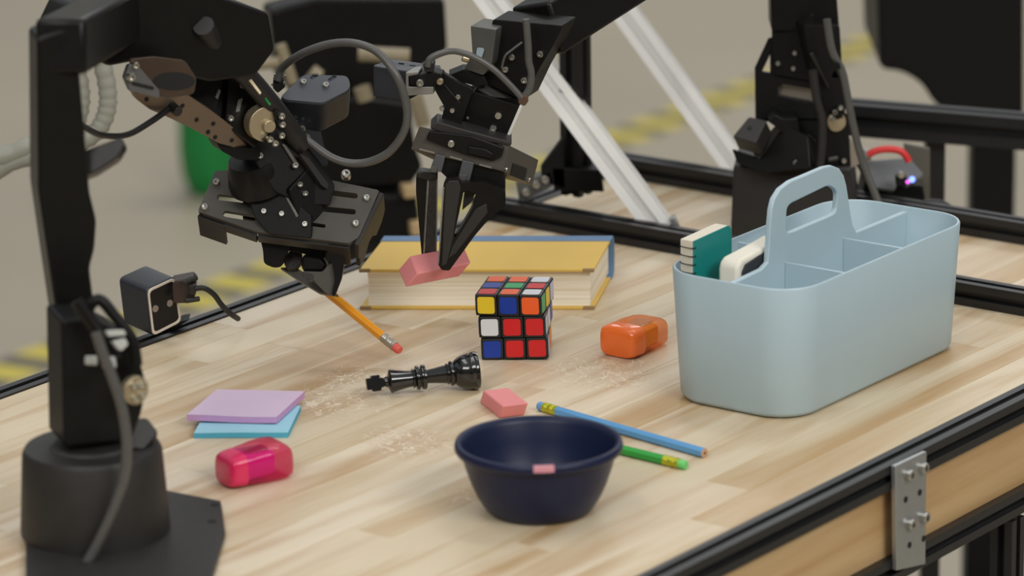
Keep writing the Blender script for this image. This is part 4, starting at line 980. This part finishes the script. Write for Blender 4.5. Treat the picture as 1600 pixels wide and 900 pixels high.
    slab('edge_strip', [(812, 164), (816, 167), (794, 219), (789, 217)], pw, 0.006, M['alu'], t, off=0.0003, label='bright edge strip')
    # camera on its bracket
    pk = Plane(700, 160, yf-0.014, -6, 0)
    slab('camera_bracket', rnd([(676, 116), (690, 112), (720, 130), (740, 139), (718, 202), (690, 186), (694, 167), (680, 142)], 3), pk, 0.006, M['black'], t, bev=0.0006)
    pline('bracket_edge', [(695, 133), (706, 146), (718, 160)], yf-0.0205, 0.0004, M['anod'], t)
    screws(pk, ((691, 169), (707, 172), (716, 151)), t, 0.0022, 0.0004)
    pc = Plane(620, 130, yf-0.012, -25, 0)
    slab('camera_housing', rnd([(583, 103), (636, 111), (636, 158), (583, 150)], 2), pc, 0.03, M['navy'], t, bev=0.0012)
    p2 = Plane(640, 104, yf+0.0, 0, 62)
    slab('camera_lid', rnd([(583, 102), (601, 96.5), (688, 102), (690, 113), (640, 112)], 3), p2, 0.004, M['lit_shell'], t, bev=0.0005, holes=[slot(624, 99, 630, 99.5, 1.6), slot(641, 103, 648, 103.5, 1.6)], label='camera lid, top light painted in grey')
    pz = Plane(655, 130, yf-0.022, -8, 0)
    slab('clamp', [(634, 114), (654, 112), (654, 116), (638, 119), (638, 136), (677, 136), (677, 147), (634, 150)], pz, 0.02, mat('clamp_metal', (0.3, 0.29, 0.27, 1), 0.45, 0.6, var=0.1), t, bev=0.0004)
    slab('clamp_insert', rnd([(638, 119), (660, 116), (672, 112), (690, 116), (690, 134), (660, 137), (640, 134)], 3), pz, 0.016, M['black'], t, off=-0.001)
    screw(pz, 657, 129, t, 0.0032, 0.0004); screw(pz, 688, 127, t, 0.0026, 0.0004, mt='brass')
    slab('plug', rnd([(661, 100), (667, 94), (678, 98), (676, 112), (664, 112)], 2), pz, 0.012, M['brubber'], t, off=0.002)
    pline('camera_cable', [(668, 104), (672, 92), (690, 83), (712, 80), (742, 90), (772, 109), (798, 134), (815, 153)], yf-0.028, 0.0027, M['rubber'], t, n=12, label='grey rubber cable')
    pline('camera_cable', [(822, 30), (825, 70), (826, 95), (830, 115), (827, 138), (817, 154)], yf-0.026, 0.0030, M['rubber'], t, n=12, label='grey rubber cable')
    slab('cable_tie', rnd([(810, 148), (824, 150), (826, 158), (820, 166), (810, 162)], 2), Plane(818, 156, yf-0.03), 0.01, M['tie'], t, label='brown cable tie')
    # gripper carriage
    ext = Vector((0.024, 0.055, -0.0265))
    pg = Plane(715, 235, yf-0.03, 0, 0)
    slab('carriage', [(641, 233), (655, 197), (796, 227), (786, 268)], pg, 0, M['gplate'], t, ext=ext, bev=0.0008)
    pr = Plane3(pg(796, 227), pg(786, 268), pg(796, 227)+ext)
    slab('window', [(801, 255), (823, 263), (819, 282), (797, 274)], pr, 0.001, M['hole_shade'], t, off=0.0006, bev=0)  # dark sheet in place of the opening's shade
    for x, y in ((789, 264), (825, 280)): screw(pr, x, y, t, 0.0018, 0.0003)
    slab('carriage_cover', rnd([(666, 217), (672, 203), (738, 211), (788, 229), (784, 244), (770, 250), (727, 240)], 3), pg, 0.01, M['satin'], t, off=0.004)
    slab('carriage_motor', rnd([(731, 226), (758, 230), (772, 238), (768, 246), (732, 238)], 3), pg, 0.006, M['black'], t, off=0.006)
    slab('collar', [(683, 190), (718, 200), (800, 222), (798, 228), (700, 210), (672, 200)], pg, 0.03, M['plate'], t, off=0.001)
    screw(pg, 705, 222, t, 0.0030, 0.0045)
    rl = mat('slide_rail_metal', (0.32, 0.30, 0.27, 1), 0.4, 0.7, var=0.2, scale=200)
    for q in ([(655, 231), (679, 237), (679, 240), (655, 234)], [(703, 243), (722, 248), (722, 251), (703, 246)], [(749, 255), (768, 260), (768, 263), (749, 258)]):
        slab('slide_rail', q, pg, 0.002, rl, t, off=0.001, bev=0)
    tb = mat('tab_grey', (0.10, 0.105, 0.12, 1), 0.4, 0.4, var=0.1)
    for k, q in enumerate(([(681, 240), (696, 243), (690, 268), (672, 266)], [(723, 249), (741, 253), (734, 282), (715, 279)])):
        s = slab('finger_tab', q, pg, 0.006, tb, t, off=0.0025, bev=0.0005, label='grey tab' if k == 0 else None)
    for q in ([(674, 258), (684, 258), (682, 268), (672, 267)], [(718, 270), (729, 272), (727, 281), (716, 279)]): slab('tab_clip', q, pg, 0.002, M['flange'], t, off=0.004, bev=0.0003)
    slab('finger_carrier', rnd([(690, 244), (722, 250), (786, 268), (790, 290), (789, 318), (770, 334), (736, 300), (700, 282), (688, 270)], 3), pg, 0.04, M['black'], t, off=-0.004, bev=0.001)
    # far finger
    yc = HELD.y
    p1 = Plane(668, 340, yc+0.006, 0, 0)
    slab('finger', rnd([(650, 280), (651, 271), (658, 268), (670, 272), (669, 290), (662, 400), (660, 408), (659, 400), (650, 300)], 2), p1, 0.014, M['satin'], t, off=0.001, bev=0.0006)
    slab('finger_rim', [(668, 274), (671, 276), (662.5, 402), (660.5, 404)], p1, 0.003, M['rim'], t, off=0.002, bev=0.0002)
    slab('grip_pad', [(671, 277), (683, 273), (681.5, 404), (662.5, 406)], p1, 0.006, M['grip'], t, off=0.0006, bev=0.0004)
    slab('finger_rim', [(682, 273), (684, 274), (682.5, 404), (680.5, 404)], p1, 0.002, M['rim'], t, off=0.001, bev=0.0002)
    slab('finger_crown', rnd([(650, 276), (652, 269), (659, 267), (684, 271), (684, 278), (668, 281)], 3), p1, 0.016, M['plate'], t, off=0.003, bev=0.001)
    # near finger: a triangular frame
    p3 = Plane(715, 340, yc-0.026, 0, 0)
    out = rnd([(693, 292), (699, 279), (714, 277), (722, 286), (756, 284), (790, 300), (790, 322), (766, 340), (742, 368), (702, 423), (690, 422), (684, 412)], 3)
    slab('finger', out, p3, 0.013, M['satin'], t, holes=[[(724, 301), (731, 297), (745, 304), (738, 325), (724, 350), (711, 372), (710, 366), (717, 335)]], bev=0.0008)
    slab('finger_rim', [(692, 292), (694.5, 292), (686, 412), (684, 412)], p3, 0.004, M['rim'], t, off=0.0012, bev=0.0002)
    slab('finger_face', [(696, 288), (702, 282), (716, 282), (720, 292), (714, 330), (708, 372), (698, 412), (690, 416)], p3, 0.002, M['plate'], t, off=0.0008, bev=0.0005)
    slab('finger_brace', [(744, 326), (760, 318), (762, 332), (740, 360), (712, 396), (700, 404), (707, 384)], p3, 0.002, M['plate'], t, off=0.0006, bev=0.0005)
    slab('grip_pad', [(726, 302), (744, 304), (736, 322), (722, 334)], p3, 0.003, M['grip'], t, off=-0.011, bev=0)
right_arm()

def far_arm():
    y = 0.95
    g = ony(570, 300, y); t = thing('robot_arm', 'dark out-of-focus robot arm on a black stand beyond the bench', 'robot arm', Vector((g.x, y, FZ)))
    p = Plane(560, 200, y, 10, 5)
    bm = bmesh.new(); c = ony(575, 330, y); hexc(bm, Vector((c.x, y+0.06, (c.z+FZ)/2)), Vector((0.10, 0, 0)), Vector((0, 0.10, 0)), Vector((0, 0, c.z-FZ))); link('stand', bm, M['rail'], t, 0.003)
    slab('base', rnd([(505, 300), (650, 305), (656, 372), (500, 384)], 6), p, 0.10, M['black'], t, off=0.01, bev=0.003)
    slab('shoulder', rnd([(470, 170), (560, 150), (640, 160), (650, 230), (662, 262), (640, 292), (520, 296), (480, 260)], 10), p, 0.09, M['satin'], t, bev=0.004)
    slab('upper_arm', rnd([(425, 20), (500, 0), (700, 0), (705, 84), (660, 110), (640, 190), (500, 200), (436, 120)], 10), p, 0.07, M['satin'], t, off=-0.02, bev=0.004)
    slab('rear_rail', [(430, 308), (660, 298), (664, 330), (430, 345)], p, 0.02, M['rail'], t, off=-0.05)
    pale = mat('pale_fitting', rgb(150, 138, 112), 0.45, var=0.1)
    def rod(a, b, r): pline('rod', [a, ((a[0]+b[0])/2, (a[1]+b[1])/2), b], y-0.05, r, pale, t)
    rod((400, 101), (437, 97), 0.006); rod((438, 70), (458, 130), 0.006); rod((560, 84), (640, 88), 0.008); rod((485, 112), (498, 122), 0.009)
    rod((565, 136), (572, 156), 0.009); rod((648, 150), (662, 196), 0.008)
    tan = mat('tan_block', rgb(200, 172, 128), 0.5, var=0.1)
    slab('block', rnd([(624, 286), (648, 284), (652, 300), (626, 304)], 3), p, 0.03, tan, t, off=0.03, bev=0.002, label='tan wooden block'); slab('block', rnd([(636, 342), (652, 340), (655, 360), (637, 362)], 3), p, 0.03, tan, t, off=0.03, bev=0.002)
far_arm()

# ------------------------------------------------------------------ power box with clear cover behind the caddy
def power_box():
    c = onz(1400, 322); t = thing('power_box', 'black power box with grey cover, red wire and glowing indicator', 'electronics', c)
    y = c.y; p = Plane(1400, 300, y-0.02, 0, 0)
    slab('case', rnd([(1352, 284), (1442, 290), (1452, 350), (1340, 345)], 4), p, 0.05, M['black'], t, bev=0.002)
    gp = mat('grey_cover', rgb(104, 106, 108), 0.3, var=0.1, scale=60)
    slab('cover', rnd([(1338, 252), (1420, 246), (1444, 272), (1416, 292), (1404, 282), (1398, 298), (1362, 292)], 4), Plane(1390, 270, y-0.02, 10, 40), 0.006, gp, t, bev=0.001)
    slab('back_panel', [(1412, 224), (1453, 232), (1453, 330), (1420, 326)], Plane(1430, 270, y+0.03), 0.004, mat('grey_panel', rgb(98, 94, 84), 0.5), t, label='dull grey panel')
    slab('connector', rnd([(1350, 234), (1360, 238), (1362, 252), (1350, 254)], 3), Plane(1350, 244, y-0.03), 0.01, mat('white_connector', rgb(170, 170, 165), 0.5), t)
    slab('switch', rnd([(1399, 276), (1417, 276), (1418, 290), (1401, 292)], 2), Plane(1408, 283, y-0.05), 0.01, M['black'], t); screw(Plane(1408, 273, y-0.05), 1408, 273, t, 0.003)
    pline('red_wire', [(1356, 242), (1368, 236), (1385, 233), (1404, 235), (1414, 242), (1420, 252)], y-0.045, 0.0033, mat('red_wire', rgb(214, 50, 50), 0.4), t, label='red wire')
    led = mat('indicator_light', rgb(120, 130, 255), 0.3, emit=(rgb(110, 140, 255), 3.0)); le2 = mat('indicator_magenta', rgb(220, 90, 220), 0.3, emit=(rgb(230, 90, 230), 1.8))
    pd = Plane(1424, 281, y-0.05)
    cyl('indicator', pd(1425, 280), pd.n, 0.002, 0.0028, led, t, 16, label='blue indicator light'); cyl('indicator', pd(1418, 284), pd.n, 0.0015, 0.0018, le2, t, 16, label='magenta indicator light')
    pline('coil', [(1424, 340), (1432, 326), (1446, 318), (1470, 318), (1490, 330)], y-0.06, 0.0035, M['brubber'], t)
power_box()

# ------------------------------------------------------------------ dark trolley and pale hoses at the corners
def corner_things():
    c = ony(1440, 90, 1.25)
    t = thing('trolley', 'black rounded trolley out of focus at the upper right beyond the bench', 'trolley', Vector((c.x, c.y, FZ)))
    p = Plane(1440, 90, 1.25)
    slab('body', rnd([(1370, -40), (1600, -60), (1600, 190), (1500, 190), (1460, 162), (1440, 130), (1410, 112), (1374, 108)], 14), p, 0.2, M['black'], t, bev=0.004)
    q = ony(1560, 190, 1.3)
    bm = bmesh.new(); hexc(bm, Vector((q.x, 1.36, (q.z+FZ)/2)), Vector((0.05, 0, 0)), Vector((0, 0.05, 0)), Vector((0, 0, q.z-FZ))); link('column', bm, M['black'], t, 0.003)
    bm = bmesh.new(); lathe(bm, Vector((q.x, 1.36, FZ)), ZV, [(0, 0.2), (0.02, 0.2), (0.04, 0.05)], 32); link('foot', bm, M['black'], t)
    for k, (off, lab) in enumerate(((-10, 'pale grey hose nearest the frame edge beside the left arm'), (34, 'pale grey hose hanging closest to the left forearm'))):
        pts = [ony(x+off, yy, 0.30) for x, yy in ((70, -2400), (90, -400), (112, 20), (124, 90), (134, 140), (132, 176), (116, 206), (84, 226), (40, 236), (-80, 320), (-150, 700), (-150, 1700))]
        bm = bmesh.new(); sweep(bm, smooth_path(pts, 8), 0.0088-0.001*k, 14, ribs=3); o = link('hose', bm, M['hose'], None, ang=60, origin=pts[0]); solo(o, lab, 'hose', 'pale hoses at the upper left')
corner_things()
